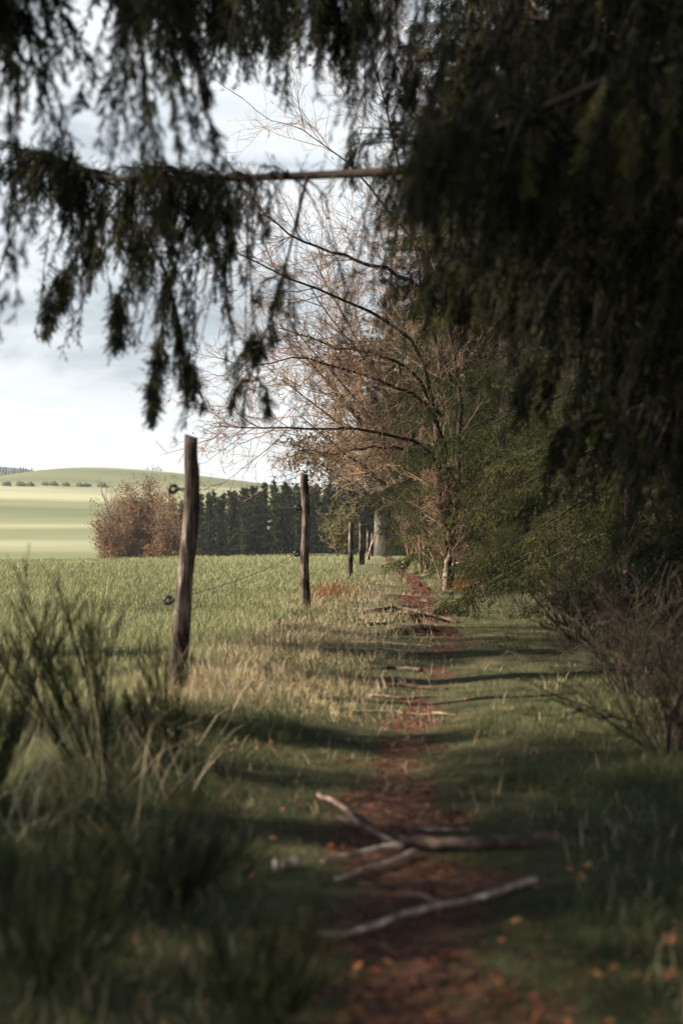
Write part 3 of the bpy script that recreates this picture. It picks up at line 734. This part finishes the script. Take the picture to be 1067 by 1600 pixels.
for i, px in enumerate([228, 236, 243, 249]):
    pyy, Y, x = crest(px); Y += 6
    russet('bare_tree', 'tiny bare tree on the crest of the pale green hill', (x, Y, hz(x, Y)-.5), 2.6+(i % 2), 1.2, 60+i, 0, group='bare trees on the hill crest', n=9)
k = 0
for px in np.arange(-8, 84, 4.5):
    Y = 770+rng.uniform(-30, 50); x = (px-533.5)/FPX*Y; g0 = hz(x, Y)
    h = min(17, max(5, P(px, 730+max(0, px-55)*.35+rng.uniform(-3, 4), Y)[2]-g0))
    spruce(70+k % 3, 10, .4, 1.75, 2, (x, Y, g0-.2), rng.rand()*6, h/10., 'far dark spruce in the wood behind the hill', 'spruces of the far wood behind the hill', m=M_SPRUCE_FAR, whorl=.36, per=6, shape=1.05); k += 1
for px, s_ in ((2, 6), (14, 5), (30, 6), (40, 7), (47, 5)):
    Y = 740; x = (px-533.5)/FPX*Y
    Y = 735; x = (px-533.5)/FPX*Y; russet('bare_tree', 'pale tan tree at the foot of the far dark wood', (x, Y, hz(x, Y)-.2), P(px, 740, Y)[2]-hz(x, Y), 2.6, 80+px, 500, mt=M_STRAW, group='pale trees at the foot of the far wood', size=1.0)

# ------------------------------------------------------------------ fence posts
def post(px_t, py_t, px_b, py_b, Y, wd, dp, rz, seed, label, insul=(), notch=0):
    rng = rs(seed)
    top = np.array(P(px_t, py_t, Y)); bx = P(px_b, py_b, Y)[0]; bz = hz(bx, Y)
    base = np.array((bx, Y, bz)); root = empty('fence_post', base); tag(root, label, 'fence post', 'weathered wooden fence posts')
    Hh = top[2]-bz; lean = (top[0]-bx)
    n, K = 20, 40
    th = np.linspace(0, 2*np.pi, n, endpoint=False)+.1
    sq = 1/np.maximum(np.abs(np.cos(th)), np.abs(np.sin(th)))**.75
    prof = sq*(1+.16*rng.rand(n)-.08)
    zz = np.linspace(-.3, Hh, K); V = []
    for j, z_ in enumerate(zz):
        s_ = np.clip(z_/Hh, 0, 1)
        wob = 1+.10*(vn(z_*5, seed, 3)-.5)+.05*(vn(z_*19, seed, 4)-.5)
        gro = 1+.10*(vn(th*3.1, th*0+z_*2.2+seed, 8)-.5)
        r_ = prof*gro*wob*(1.04-.12*s_)
        X_ = np.cos(th)*wd/2*r_; Y_ = np.sin(th)*dp/2*r_
        if notch and s_ > .86: X_ = np.where(X_ > wd*.22, X_*(1-.35*sst(.86, .93, s_)), X_)
        ca, sa = math.cos(rz), math.sin(rz)
        cx = lean*s_ + .05*(vn(z_*2.0, seed*1.7, 6)-.5)*wd/.1*.6
        V.append(np.stack([X_*ca-Y_*sa+cx, X_*sa+Y_*ca, np.full(n, z_)], 1))
    V = np.array(V)
    V[-1, :, 2] += (V[-1, :, 0]-V[-1, :, 0].mean())*(-.35)+.012*rng.rand(n)   # torn, slanting top
    V[-2, :, 2] += (V[-2, :, 0]-V[-2, :, 0].mean())*(-.2)
    g = Geo(); i = np.arange(K*n).reshape(K, n); j = np.roll(i, -1, 1)
    g.add(V, [np.stack([i[:-1], j[:-1], j[1:], i[1:]], -1).reshape(-1, 4), i[-1][None], i[0][::-1][None]])
    g.build('shaft', M_POST, root)
    for (ipx, ipy) in insul:
        c_ = np.array(P(ipx, ipy, Y))-base; c_[1] = -.0
        g = Geo(); t = np.linspace(0, 2*np.pi, 17); R_ = .020*min(1.6, max(1, Y/12.))
        ring = np.stack([c_[0]+R_*np.cos(t), c_[1]-.0+.35*R_*np.cos(t), c_[2]+R_*np.sin(t)], 1)
        tubes(g, ring[None], R_*.5, R_*.5, 7)
        hx = lean*c_[2]/Hh
        tubes(g, np.array([[c_+np.array([R_, 0, 0]), c_+np.array([R_+.02, .0, 0]), (hx, 0.0, c_[2])]]), .005, .006, 6)
        tubes(g, np.array([[c_+np.array([R_*1.0, 0, 0]), c_+np.array([R_*1.25, 0, 0]), c_+np.array([R_*1.6, 0, 0])]]), .011, .011, 8, cap=True)
        g.build('insulator', M_BLACK, root, True)
    return root
post(302, 683, 280, 1098, 8.0, .088, .10, .28, 2, 'nearest tall fence post with two black ring insulators', ((271, 764), (263, 938)), notch=1)
post(476, 741, 478, 955, 15.5, .085, .085, .35, 5, 'second fence post, straight and flat topped, with wires fixed to it', ((466, 793), (464, 865)))
post(548, 817, 547, 914, 26, .085, .09, .6, 7, 'third fence post, short and slightly leaning', ((541, 862),))
post(566, 820, 564, 882, 34, .14, .10, .4, 9, 'fourth fence post, wide and pale')
post(576, 830, 575, 876, 41, .10, .10, .4, 12, 'fifth fence post with a leaning prop beside it')
post(583, 834, 580, 872, 47, .10, .10, .4, 14, 'farthest fence post before the thick grey trunk')
g = Geo(); a_ = P(572, 872, 40); b_ = P(587, 834, 41)
tubes(g, np.array([[(a_[0], 40, hz(a_[0], 40)-.05), ((a_[0]+b_[0])/2, 40.5, (a_[2]+b_[2])/2), b_]]), .03, .025, 6, cap=True)
tag(g.build('prop_pole', M_STICK), 'thin pole leaning against the small far fence posts', 'pole')

def wire(p_list, sag, label):
    g = Geo()
    for a_, b_ in zip(p_list[:-1], p_list[1:]):
        a_ = np.array(a_); b_ = np.array(b_); t = np.linspace(0, 1, 30)[:, None]
        L_ = a_*(1-t)+b_*t; L_[:, 2] -= sag*4*(t*(1-t))[:, 0]
        r_ = .0022+.00013*a_[1]
        n_ = 120; tt = np.linspace(0, 1, n_)[:, None]; c_ = a_*(1-tt)+b_*tt; c_[:, 2] -= sag*4*(tt*(1-tt))[:, 0]
        for ph in (0, math.pi):        # two twisted strands
            w_ = np.arange(n_)*.9+ph
            tubes(g, (c_+np.stack([0*w_, .002*np.cos(w_), .0022*np.sin(w_)], 1))[None], r_*.7, r_*.7, 4)
    tag(g.build('fence_wire', M_WIRE), label, 'wire', 'twisted fence wires')
wire([P(271, 764, 8), P(466, 793, 15.5), P(541, 826, 26), P(561, 829, 34)], .03, 'upper twisted fence wire running between the post tops')
wire([P(-160, 1090, 5.2), P(263, 938, 8), P(464, 865, 15.5), P(541, 862, 26), P(561, 855, 34)], .04, 'lower twisted fence wire running low across the grass')

# ------------------------------------------------------------------ grass
def blades(g, x, y, ln, wd, rng, lean=.35, rnd=None, dirb=None, z0=None):
    n = len(x); z = H(x, y)-.01 if z0 is None else z0
    a = rng.rand(n)*6.283 if dirb is None else dirb
    d = np.stack([np.cos(a), np.sin(a), 0*a], 1); le = (np.abs(rng.normal(size=n))*lean)[:, None]
    b = np.stack([x, y, z], 1); up = np.array([0, 0, 1.])
    L_ = ln[:, None]
    le0 = np.minimum(le*.75+.18, 1.45); m1 = b + L_*(.5*up*np.cos(le0)+d*.5*np.sin(le0))
    le1 = np.minimum(le*1.3+.2, 1.8); m2 = m1 + L_*(.3*up*np.cos(le1)+d*.3*np.sin(le1))
    le2 = np.minimum(le*2.0+.2, 2.2); tp = m2 + L_*(.25*up*np.cos(le2)+d*.25*np.sin(le2))
    fa = rng.rand(n)*6.283; s_ = np.stack([np.cos(fa), np.sin(fa), 0*fa], 1)*(wd[:, None]/2)
    v = np.stack([b-s_, b+s_, m1-s_*.9, m1+s_*.9, m2-s_*.6, m2+s_*.6, tp], 1)
    i = np.arange(n*7).reshape(n, 7)
    g.add(v, [i[:, [0, 1, 3, 2]], i[:, [2, 3, 5, 4]], i[:, [4, 5, 6]]], np.repeat(rng.rand(n) if rnd is None else np.clip(rnd, 0, 1), 7))

def frustum_pts(n, y0, y1, px0, px1, rng, pw=1.0):
    """points spread evenly over the picture's ground (denser near by)"""
    y = 1/(1/y0+(1/y1-1/y0)*rng.rand(n)**pw)
    x = (px0-533.5+(px1-px0)*rng.rand(n))/FPX*y
    return x, y

rng = rs(1)
# verge and path-side grass
g = Geo()
x, y = frustum_pts(620000, 1.9, 46, -220, 1300, rng)
pm = pmask(x, y); fx = fence_x(y); tall = fbm(x*1.6, y*1.6, 40, 3)
keep = (x > fx-.6) & (rng.rand(len(x)) > sst(-.3, .8, pm)*(.94-.25*sst(9, 13, y))) & (rng.rand(len(x)) < 1-.9*sst(2.2, 3.4, x+.0*y)) & (rng.rand(len(x)) < .35+1.3*tall)
x, y, pm, tall = x[keep], y[keep], pm[keep], tall[keep]
dp = np.abs(x-path_x(y))
ln = (.018+.055*sst(.35, 1.2, dp)*(.1+1.4*tall)+.05*sst(.62, .75, tall)*sst(.2, .5, dp)+.015*rng.rand(len(x)))*(.6+.8*rng.rand(len(x)))
ln *= 1+.4*sst(5, 2.5, y)*sst(.5, 1.2, dp)
for px_, py_ in ((-1.0, 7.9), (-.39, 15.4)): ln = np.where(np.hypot(x-px_, (y-py_)*.5) < .25, ln*.45, ln)
blades(g, x, y, ln, (.0013+.00028*y)*(.7+.6*rng.rand(len(x))), rng, 1.15, dirb=6.283*2*vn(x*4, y*4, 61)+rng.normal(size=len(x))*1.0, rnd=.15+.55*fbm(x*.9, y*.9, 60, 3)*1.1+.3*(rng.rand(len(x))-.5)+.1*sst(7, 10, y))
tag(g.build('grass', M_GRASS), kind='stuff', label='short green grass on both sides of the path', cat='grass')
# field grass
g = Geo()
x, y = frustum_pts(420000, 4.2, 62, -160, 640, rng, .8)
fx = fence_x(y); keep = (x < fx-.1+.3*(fbm(x*2, y*2, 70, 2)-.5)); x, y = x[keep], y[keep]
tl = fbm(x*.5, y*.5, 80, 3)
blades(g, x, y, (.04+.13*tl)*(.5+.8*rng.rand(len(x))), (.0015+.00034*y)*(.7+.6*rng.rand(len(x))), rng, .9, rnd=.05+.55*tl+.35*rng.rand(len(x)))
tag(g.build('field_grass', M_FIELD), kind='stuff', label='green meadow grass of the field beyond the fence', cat='grass')
# straw along the fence and in the left foreground
g = Geo()
x, y = frustum_pts(380000, 3.4, 45, -260, 700, rng, 1.0)
fx = fence_x(y); cl = fbm(x*2.4, y*2.4, 90, 3)
w_ = np.exp(-((x-fx-.18)/(.55+.25*vn(y*.7, y*0, 2)))**2)*(y > 7.3) + .9*sst(fx-.15, fx-.5, x)*(y <= 7.3)*(y > 4.6)
keep = (rng.rand(len(x)) < w_*sst(.30, .52, cl)*1.8) & (rng.rand(len(x)) < 1.1-sst(16, 34, y)*.8); x, y = x[keep], y[keep]
blades(g, x, y, (.03+.12*fbm(x*2.5, y*2.5, 33, 2))*(.5+.8*rng.rand(len(x))), (.0012+.0002*y)*(.7+.6*rng.rand(len(x))), rng, 1.4, dirb=6.283*2*vn(x*2.5, y*2.5, 62)+rng.normal(size=len(x))*1.0, rnd=.2+.7*rng.rand(len(x)))
# long loose straws bent over in the left foreground
n = 600; xx = rng.uniform(-1.9, -.55, n); yy = rng.uniform(3.0, 7.6, n)
blades(g, xx, yy, rng.uniform(.25, .55, n), np.full(n, .003), rng, 1.0, rnd=.3+.6*rng.rand(n))
# scattered pale blades in the path-side turf
x, y = frustum_pts(7000, 2.2, 20, 0, 1200, rng); k_ = (x > fence_x(y)) & (x < 2.3) & ((y > 5) | (np.abs(x-.2) > .45)); x, y = x[k_], y[k_]
blades(g, x, y, rng.uniform(.04, .11, len(x)), np.full(len(x), .0022)+.0002*y, rng, 1.5, rnd=.1+.6*rng.rand(len(x)))
tag(g.build('dead_grass', M_STRAW), kind='stuff', label='pale dry grass along the fence line', cat='grass')
# rust red grass at the foot of the pale trunk
g = Geo(); n = 420; xx = rng.normal(1.85, .18, n); yy = rng.normal(22, .7, n)
blades(g, xx, yy, rng.uniform(.08, .26, n), np.full(n, .007), rng, .35)
n = 500; xx = rng.normal(-.2, .22, n); yy = rng.normal(19, 1.0, n); blades(g, xx, yy, rng.uniform(.08, .2, n), np.full(n, .007), rng, .35)
tag(g.build('red_grass', M_REDG), kind='stuff', label='rust red dry grass at the foot of the pale trunk', cat='grass')

# fallen leaves
def flat_leaves(g, x, y, s_, rng, lift=.012):
    n = len(x); a = rng.rand(n)*6.28; t = rng.normal(size=(n, 2))*.35; z = H(x, y)+lift+.01*rng.rand(n)
    u = np.stack([np.cos(a), np.sin(a), t[:, 0]], 1)*s_[:, None]; v_ = np.stack([-np.sin(a), np.cos(a), t[:, 1]], 1)*(s_*.55)[:, None]
    c_ = np.stack([x, y, z], 1); up = np.array([0, 0, 1.])*(s_*.25)[:, None]
    V = np.stack([c_-u, c_-u*.3+v_+up, c_+u*.45+v_*.8+up*.5, c_+u, c_+u*.45-v_*.8+up, c_-u*.3-v_+up*.6], 1)
    i = np.arange(n*6).reshape(n, 6)
    g.add(V, [i[:, [0, 1, 5]], i[:, [1, 2, 4, 5]], i[:, [2, 3, 4]]], np.repeat(rng.rand(n), 6))
M_LITTER = mat('leaf_litter', [(0, (.04, .016, .010)), (1, (.34, .13, .05)), (.6, (.10, .040, .020)), (.88, (.20, .075, .032))], trans=.1)
g = Geo()
x, y = frustum_pts(90000, 2.1, 34, 150, 1100, rng); pm = pmask(x, y); cl = fbm(x*3, y*3, 44, 2)
keep = rng.rand(len(x)) < (sst(-.7, .5, pm)*(.06+.22*sst(4.5, 6, y)*sst(9, 7, y))*sst(.3, .6, cl)+.012*(x > fence_x(y))*(x < 2.4)+.10*sst(.5, .65, fbm(x*2.2, y*2.2, 45, 2))*np.exp(-((x-fence_x(y)-.45)/.35)**2)*(y > 5)*(y < 18))
x, y = x[keep], y[keep]
flat_leaves(g, x, y, rng.uniform(.005, .013, len(x))*(1+.03*y), rng)
tag(g.build('fallen_leaves', M_LITTER), kind='stuff', label='small rusty brown leaves strewn over the bare earth', cat='leaves')

# bigger single leaves seen on the right-hand turf
def curled_leaf(px, py, s_, label, seed):
    s_ = s_*.75; rng = rs(seed); Y = (CAMZ-.04)*FPX/(py-800.); x = (px-533.5)/FPX*Y; z = hz(x, Y)
    o = empty('fallen_leaf', (x, Y, z+.045)); tag(o, label, 'leaf', 'larger orange leaves on the turf')
    g = Geo(); n = 7; u = np.linspace(-1, 1, n); U, V_ = np.meshgrid(u, u)
    r_ = np.clip(1-.0*U, 0, 1); wv = (1-U**2)**.5*.7*(1+.18*np.cos(U*9))
    XX = U*s_; YY = V_*wv*s_; ZZ = s_*(.55*V_**2+.25*U**2+.12*rng.normal(size=U.shape))
    i = np.arange(n*n).reshape(n, n)
    g.add(np.stack([XX, YY, ZZ], -1), [np.stack([i[:-1, :-1], i[:-1, 1:], i[1:, 1:], i[1:, :-1]], -1).reshape(-1, 4)], np.full(n*n, .8+.2*rng.rand()))
    g.build('blade', M_DRYLEAF, o, True); g = Geo(); tubes(g, np.array([[(s_, 0, 0), (s_*1.5, .0, .01), (s_*2, .01, .0)]]), .0012, .001, 4); g.build('stalk', M_DRYLEAF, o)
    o.rotation_euler = (rng.uniform(.3, 1.0), rng.uniform(-.5, .5), rng.rand()*6)
for k, (px, py, s_, lb) in enumerate([
  (920, 1357, .024, 'bright orange upright leaf in the turf right of the sticks'),
  (888, 1366, .018, 'dull brown leaf just left of the bright orange leaf'),
  (908, 1378, .018, 'brown leaf just below the bright orange leaf'),
  (808, 1442, .018, 'tan leaf in the turf right of the pale forked stick'),
  (932, 1533, .020, 'left leaf of the pair low on the right'),
  (961, 1526, .020, 'right leaf of the orange pair low on the right'),
  (993, 1537, .016, 'pale small leaf just right of the orange pair'),
  (1042, 1480, .024, 'broad tan leaf near the right edge'),
  (1048, 1533, .016, 'tan leaf in the lower right corner grass'),
  (425, 1346, .016, 'brown leaf beside the white cut stick end'),
]): curled_leaf(px, py, s_, lb, 300+k)

# ------------------------------------------------------------------ sticks and roots on the path
def gpt(px, py, lift=0.0):
    Y = CAMZ*FPX/(py-800.)
    lift = lift*.6
    for _ in range(6):
        x = (px-533.5)/FPX*Y; Y = (CAMZ-hz(x, Y)-lift)*FPX/(py-800.)
    x = (px-533.5)/FPX*Y; return (x, Y, hz(x, Y)+lift)
def stick(name, label, runs, cat, m=M_STICK, group=None):
    base = np.array(gpt(*runs[0][0][0])); o = empty(name, base); tag(o, label, cat, group)
    for k, (pp, r0, r1, nm) in enumerate(runs):
        pl = resample([gpt(*q_) for q_ in pp], 22)-base; rg = rs(k+int(abs(base[1])*100))
        j = np.cumsum(rg.normal(size=pl.shape)*(.0055 if cat == 'root' else .003), 0); pl = pl+j*np.array([1, 1, .4])
        g = Geo(); tubes(g, pl[None], r0, r1, 9, cap=True, rough=.5 if k == 0 and cat == 'branch' else .28, seed=k+3); g.build(nm, m if not isinstance(nm, tuple) else m, o, True)
    return o
s1 = stick('fallen_branch', 'thick dark fallen branch across the path with pale bent twigs', [
  ([(862, 1310, .01), (815, 1318, .03), (770, 1318, .035), (720, 1322, .04), (670, 1325, .04), (625, 1318, .04)], .029, .016, 'stem'),
  ([(630, 1322, .04), (600, 1306, .05), (560, 1288, .06), (520, 1276, .06)], .010, .007, 'twig'),
  ([(556, 1287, .055), (552, 1266, .07), (530, 1252, .075), (502, 1240, .08)], .010, .006, 'twig'),
  ([(632, 1322, .04), (590, 1326, .04), (550, 1334, .035), (508, 1343, .03)], .010, .007, 'twig'),
  ([(650, 1330, .03), (600, 1350, .025), (560, 1362, .02), (520, 1374, .02)], .009, .006, 'twig'),
 ], 'branch')
for ch in s1.children:
    if ch.name.startswith('stem'): ch.data.materials[0] = M_LOG
stick('forked_stick', 'pale forked stick lying nearest, its right end buried in rusty leaves', [
  ([(835, 1375, .02), (780, 1392, .025), (730, 1408, .03), (690, 1412, .035), (640, 1428, .03), (585, 1448, .025), (534, 1465, .02)], .011, .007, 'stem'),
  ([(690, 1412, .03), (665, 1402, .035), (640, 1399, .03)], .006, .004, 'twig'),
  ([(600, 1440, .02), (560, 1452, .015), (490, 1458, .015)], .006, .004, 'twig'),
 ], 'stick')
stick('thin_stick', 'short thin stick lying just above the thick dark branch', [([(730, 1296, .02), (690, 1298, .025), (640, 1300, .02)], .006, .004, 'stem')], 'stick')
stick('cut_stick', 'stub of wood with a white cut end in the dark grass', [([(462, 1345, .03), (448, 1348, .03), (433, 1350, .035)], .011, .013, 'stem')], 'stick', m=M_STICK)
M_CUT = mat('fresh_cut_wood', [(0, (.6, .55, .45)), (1, (.75, .7, .6))])
g = Geo(); c_ = np.array(gpt(430, 1351, .035)); t = np.linspace(0, 6.283, 12, endpoint=False)
v_ = np.concatenate([np.stack([c_[0]+0*t-.006, c_[1]-.004+.014*np.cos(t), c_[2]+.017*np.sin(t)], 1), np.stack([c_[0]+0*t+.006, c_[1]-.004+.014*np.cos(t), c_[2]+.017*np.sin(t)], 1)])
i = np.arange(12); j = (i+1) % 12
g.add(v_, [np.stack([i, j, j+12, i+12], 1), i[::-1][None], (i+12)[None]])
co = [o for o in bpy.data.objects if o.name.startswith('cut_stick')][0]
g.v = [a_-np.array(co.location, np.float32) for a_ in g.v]; g.build('cut_end', M_CUT, co)
for k, (pp, lb) in enumerate([
  ([(538, 1114, .02), (600, 1112, .03), (660, 1114, .025), (718, 1116, .02)], 'long thin pale root crossing the grassy part of the path'),
  ([(575, 1086, .01), (620, 1090, .02), (690, 1084, .02), (722, 1082, .01)], 'faint root crossing the path above the long pale root'),
  ([(560, 1016, .015), (610, 1012, .03), (650, 1020, .03), (700, 1018, .02)], 'pale root lowest of the cluster in the middle of the path'),
  ([(548, 1004, .015), (600, 1005, .03), (640, 1010, .03), (690, 1012, .02)], 'pale root in the middle of the root cluster'),
  ([(565, 972, .01), (610, 974, .03), (650, 988, .03), (685, 991, .02)], 'pale root above the dark ruts of the path'),
  ([(560, 965, .01), (620, 962, .03), (670, 960, .03), (720, 966, .01)], 'dark root stepping across the worn earth'),
  ([(590, 950, .01), (620, 948, .03), (660, 950, .03), (700, 953, .01)], 'farthest root stepping across the worn earth'),
  ([(565, 958, .015), (620, 955, .03), (680, 960, .03), (718, 966, .01)], 'dark root edging the worn earth above the pale roots'),
  ([(556, 977, .015), (610, 975, .03), (660, 982, .03), (702, 992, .01)], 'long dark root just above the middle pale roots'),
  ([(566, 1047, .015), (610, 1044, .03), (655, 1048, .02)], 'short dark root in the grass below the pale root cluster'),
  ([(556, 1073, .015), (620, 1068, .03), (695, 1075, .02)], 'dark root in the grass above the long thin pale root'),
]):
    stick('tree_root', lb, [([(a_, b_, c_*.6) for a_, b_, c_ in pp], .007 if k < 5 else .022, .004 if k < 5 else .014, 'root_stem')], 'root', m=M_STICK if k < 5 else M_LOG, group='tree roots crossing the path')  # the thick dark roots also stand in for shade under grassy lips
stick('brush_pile', 'small pile of pale sticks where the path disappears', [([(595+7*k, 884-2*(k % 3), .05+.03*k), (612+5*k, 880, .12), (632-2*k, 878+2*(k % 2), .06)], .02, .012, 'stick') for k in range(5)], 'sticks')

# ------------------------------------------------------------------ broom, brambles, undergrowth
def shrub(name, label, base, n0, ln, spread, rng, lean=(0, 0), m=M_BROOM, per=(6, 5), thin=.002, up=.25, cat='shrub', group=None, leaves=0, K0=10, wob=.05, ang=(8, 24)):
    root = empty(name, base); tag(root, label, cat, group)
    a = rng.rand(n0)*6.283; s_ = rng.rand(n0)**.6*spread
    d = nrm(np.stack([np.cos(a)*s_+lean[0], np.sin(a)*s_+lean[1], np.ones(n0)], 1))
    p = np.stack([np.cos(a)*.04, np.sin(a)*.04, 0*a-.03], 1)
    st = strands(p, d, ln*rng.uniform(.55, 1.05, n0), rng, K0, wob, (0, 0, up*.3))
    l1, _, _ = grow(st, per[0], rng, .15, .92, ang, (.35, .7), bias=(0, 0, up*.5), K=7, wob=wob)
    l2, _, _ = grow(l1, per[1], rng, .15, .95, ang, (.4, .8), bias=(0, 0, up*.5), K=5, wob=wob)
    g = Geo(); tubes(g, st, thin*2.4, thin*.8, 4); g.build('stems', m, root)
    g = Geo(); tubes(g, l1, thin*1.2, thin*.6, 3); tubes(g, l2, thin*.9, thin*.5, 3); g.build('twigs', m, root)
    if leaves:
        al = np.concatenate([l2[:, -1], l1[:, -1]]); g = Geo(); leafdots(g, al[rng.choice(len(al), leaves)], rng, .026); g.build('leaves', M_REDG, root)
    return root
rng = rs(17)
def gb(px, py): return gpt(px, py)
G_B = 'green broom bushes by the fence'
shrub('broom_bush', 'tall broom bush with upright dark green wands left of the first post', gb(150, 1205), 12, .88, .50, rng, (-.42, 0), group=G_B, per=(7, 5), thin=.0026)
shrub('broom_bush', 'low broom bush with fine stems just left of the first post foot', gb(255, 1200), 11, .5, .5, rng, (-.1, 0), group=G_B)
shrub('broom_bush', 'dark broom bush filling the bottom left corner', gb(60, 1540), 26, .44, 1.1, rng, (0, 0), group=G_B, thin=.0014)
shrub('broom_bush', 'sprawling broom bush in deep shade below the tall broom', gb(250, 1420), 26, .36, 1.2, rng, (.1, 0), group=G_B, thin=.0014)
shrub('broom_bush', 'low dark broom tuft at the bottom edge left of the path', gb(400, 1590), 18, .30, 1.0, rng, (.1, 0), group=G_B)
shrub('broom_bush', 'ragged broom tuft at the left edge in the dry grass', gb(-60, 1290), 22, .7, .7, rng, (.0, 0), group=G_B)
shrub('bramble_bush', 'leafless reddish brown bush at the right edge with arching stems', gb(1040, 1180), 20, .85, .8, rng, (-.15, 0), m=M_BRAMBLE, up=.02, wob=.14, ang=(20, 50), leaves=18, thin=.0024, group='leafless bushes under the spruces')
shrub('bramble_bush', 'tangled leafless bush behind the right edge bush', gb(985, 1090), 18, .85, .9, rng, (-.1, 0), m=M_BRAMBLE, up=.02, wob=.14, ang=(20, 50), leaves=8, thin=.0026, group='leafless bushes under the spruces')
shrub('bramble_bush', 'thin twiggy bush at the foot of the shaded spruces', gb(905, 1010), 14, .8, .8, rng, (0, 0), m=M_BRAMBLE, up=.02, wob=.13, ang=(20, 50), thin=.003, group='leafless bushes under the spruces')
for k, (px, Y, lb) in enumerate([(660, 30, 'thicket of thin saplings left of the pale forked trunk'), (690, 26, 'thicket of thin saplings right behind the pale forked trunk'), (640, 40, 'distant thicket beside the thick grey trunk')]):
    x = (px-533.5)/FPX*Y; shrub('sapling_thicket', lb, (x, Y, hz(x, Y)), 11, 2.0, .35, rng, m=M_TWIG, up=.05, wob=.07, ang=(15, 40), thin=.004, group='thickets of thin saplings')
# low young spruces at the wood's edge
for k, (x, y, s_, lb) in enumerate([(2.75, 16.4, .27, 'low young spruce on the verge under the shaded boughs'), (2.6, 20.0, .24, 'low young spruce on the verge right of the pale forked trunk'), (2.65, 13.2, .22, 'small young spruce nearest on the shaded verge'), (2.7, 26.5, .24, 'low young spruce beyond the pale forked trunk'), (3.0, 18.2, .36, 'taller young spruce in the second row of the verge'), (2.9, 11.2, .24, 'shaded young spruce behind the reddish brown leafless bush'), (3.2, 14.8, .36, 'broad young spruce under the boughs of the shaded verge')]):
    spruce(12, 16, .5, 3.0, 1, (x, y, hz(x, y)), k*1.7, s_, lb, 'young spruces at the edge of the wood', m=M_SPRUCE if y < 14 else M_SPRUCE_LIT, name='young_spruce')  # shaded needle colour close by, sunlit copy farther along

# ------------------------------------------------------------------ haze
hz_m = bpy.data.materials.new('haze'); hz_m.use_nodes = True; n = hz_m.node_tree.nodes; n.clear()
o_ = n.new('ShaderNodeOutputMaterial'); v_ = n.new('ShaderNodeVolumePrincipled')
v_.inputs['Color'].default_value = (.86, .92, 1, 1); v_.inputs['Density'].default_value = .00025; v_.inputs['Anisotropy'].default_value = .2
hz_m.node_tree.links.new(v_.outputs[0], o_.inputs['Volume'])
g = Geo(); X0, X1, Y0, Y1, Z0, Z1 = -5300, 5300, -60, 7200, -32, 150
vv = np.array([(x, y, z) for x in (X0, X1) for y in (Y0, Y1) for z in (Z0, Z1)])
g.add(vv, [[[0, 1, 3, 2], [4, 6, 7, 5], [0, 4, 5, 1], [2, 3, 7, 6], [0, 2, 6, 4], [1, 5, 7, 3]]])
tag(g.build('haze', hz_m), kind='stuff', label='thin pale air over the valley and hills', cat='haze')
print('tris', sum(len(o.data.polygons) for o in bpy.data.objects if o.type == 'MESH'))
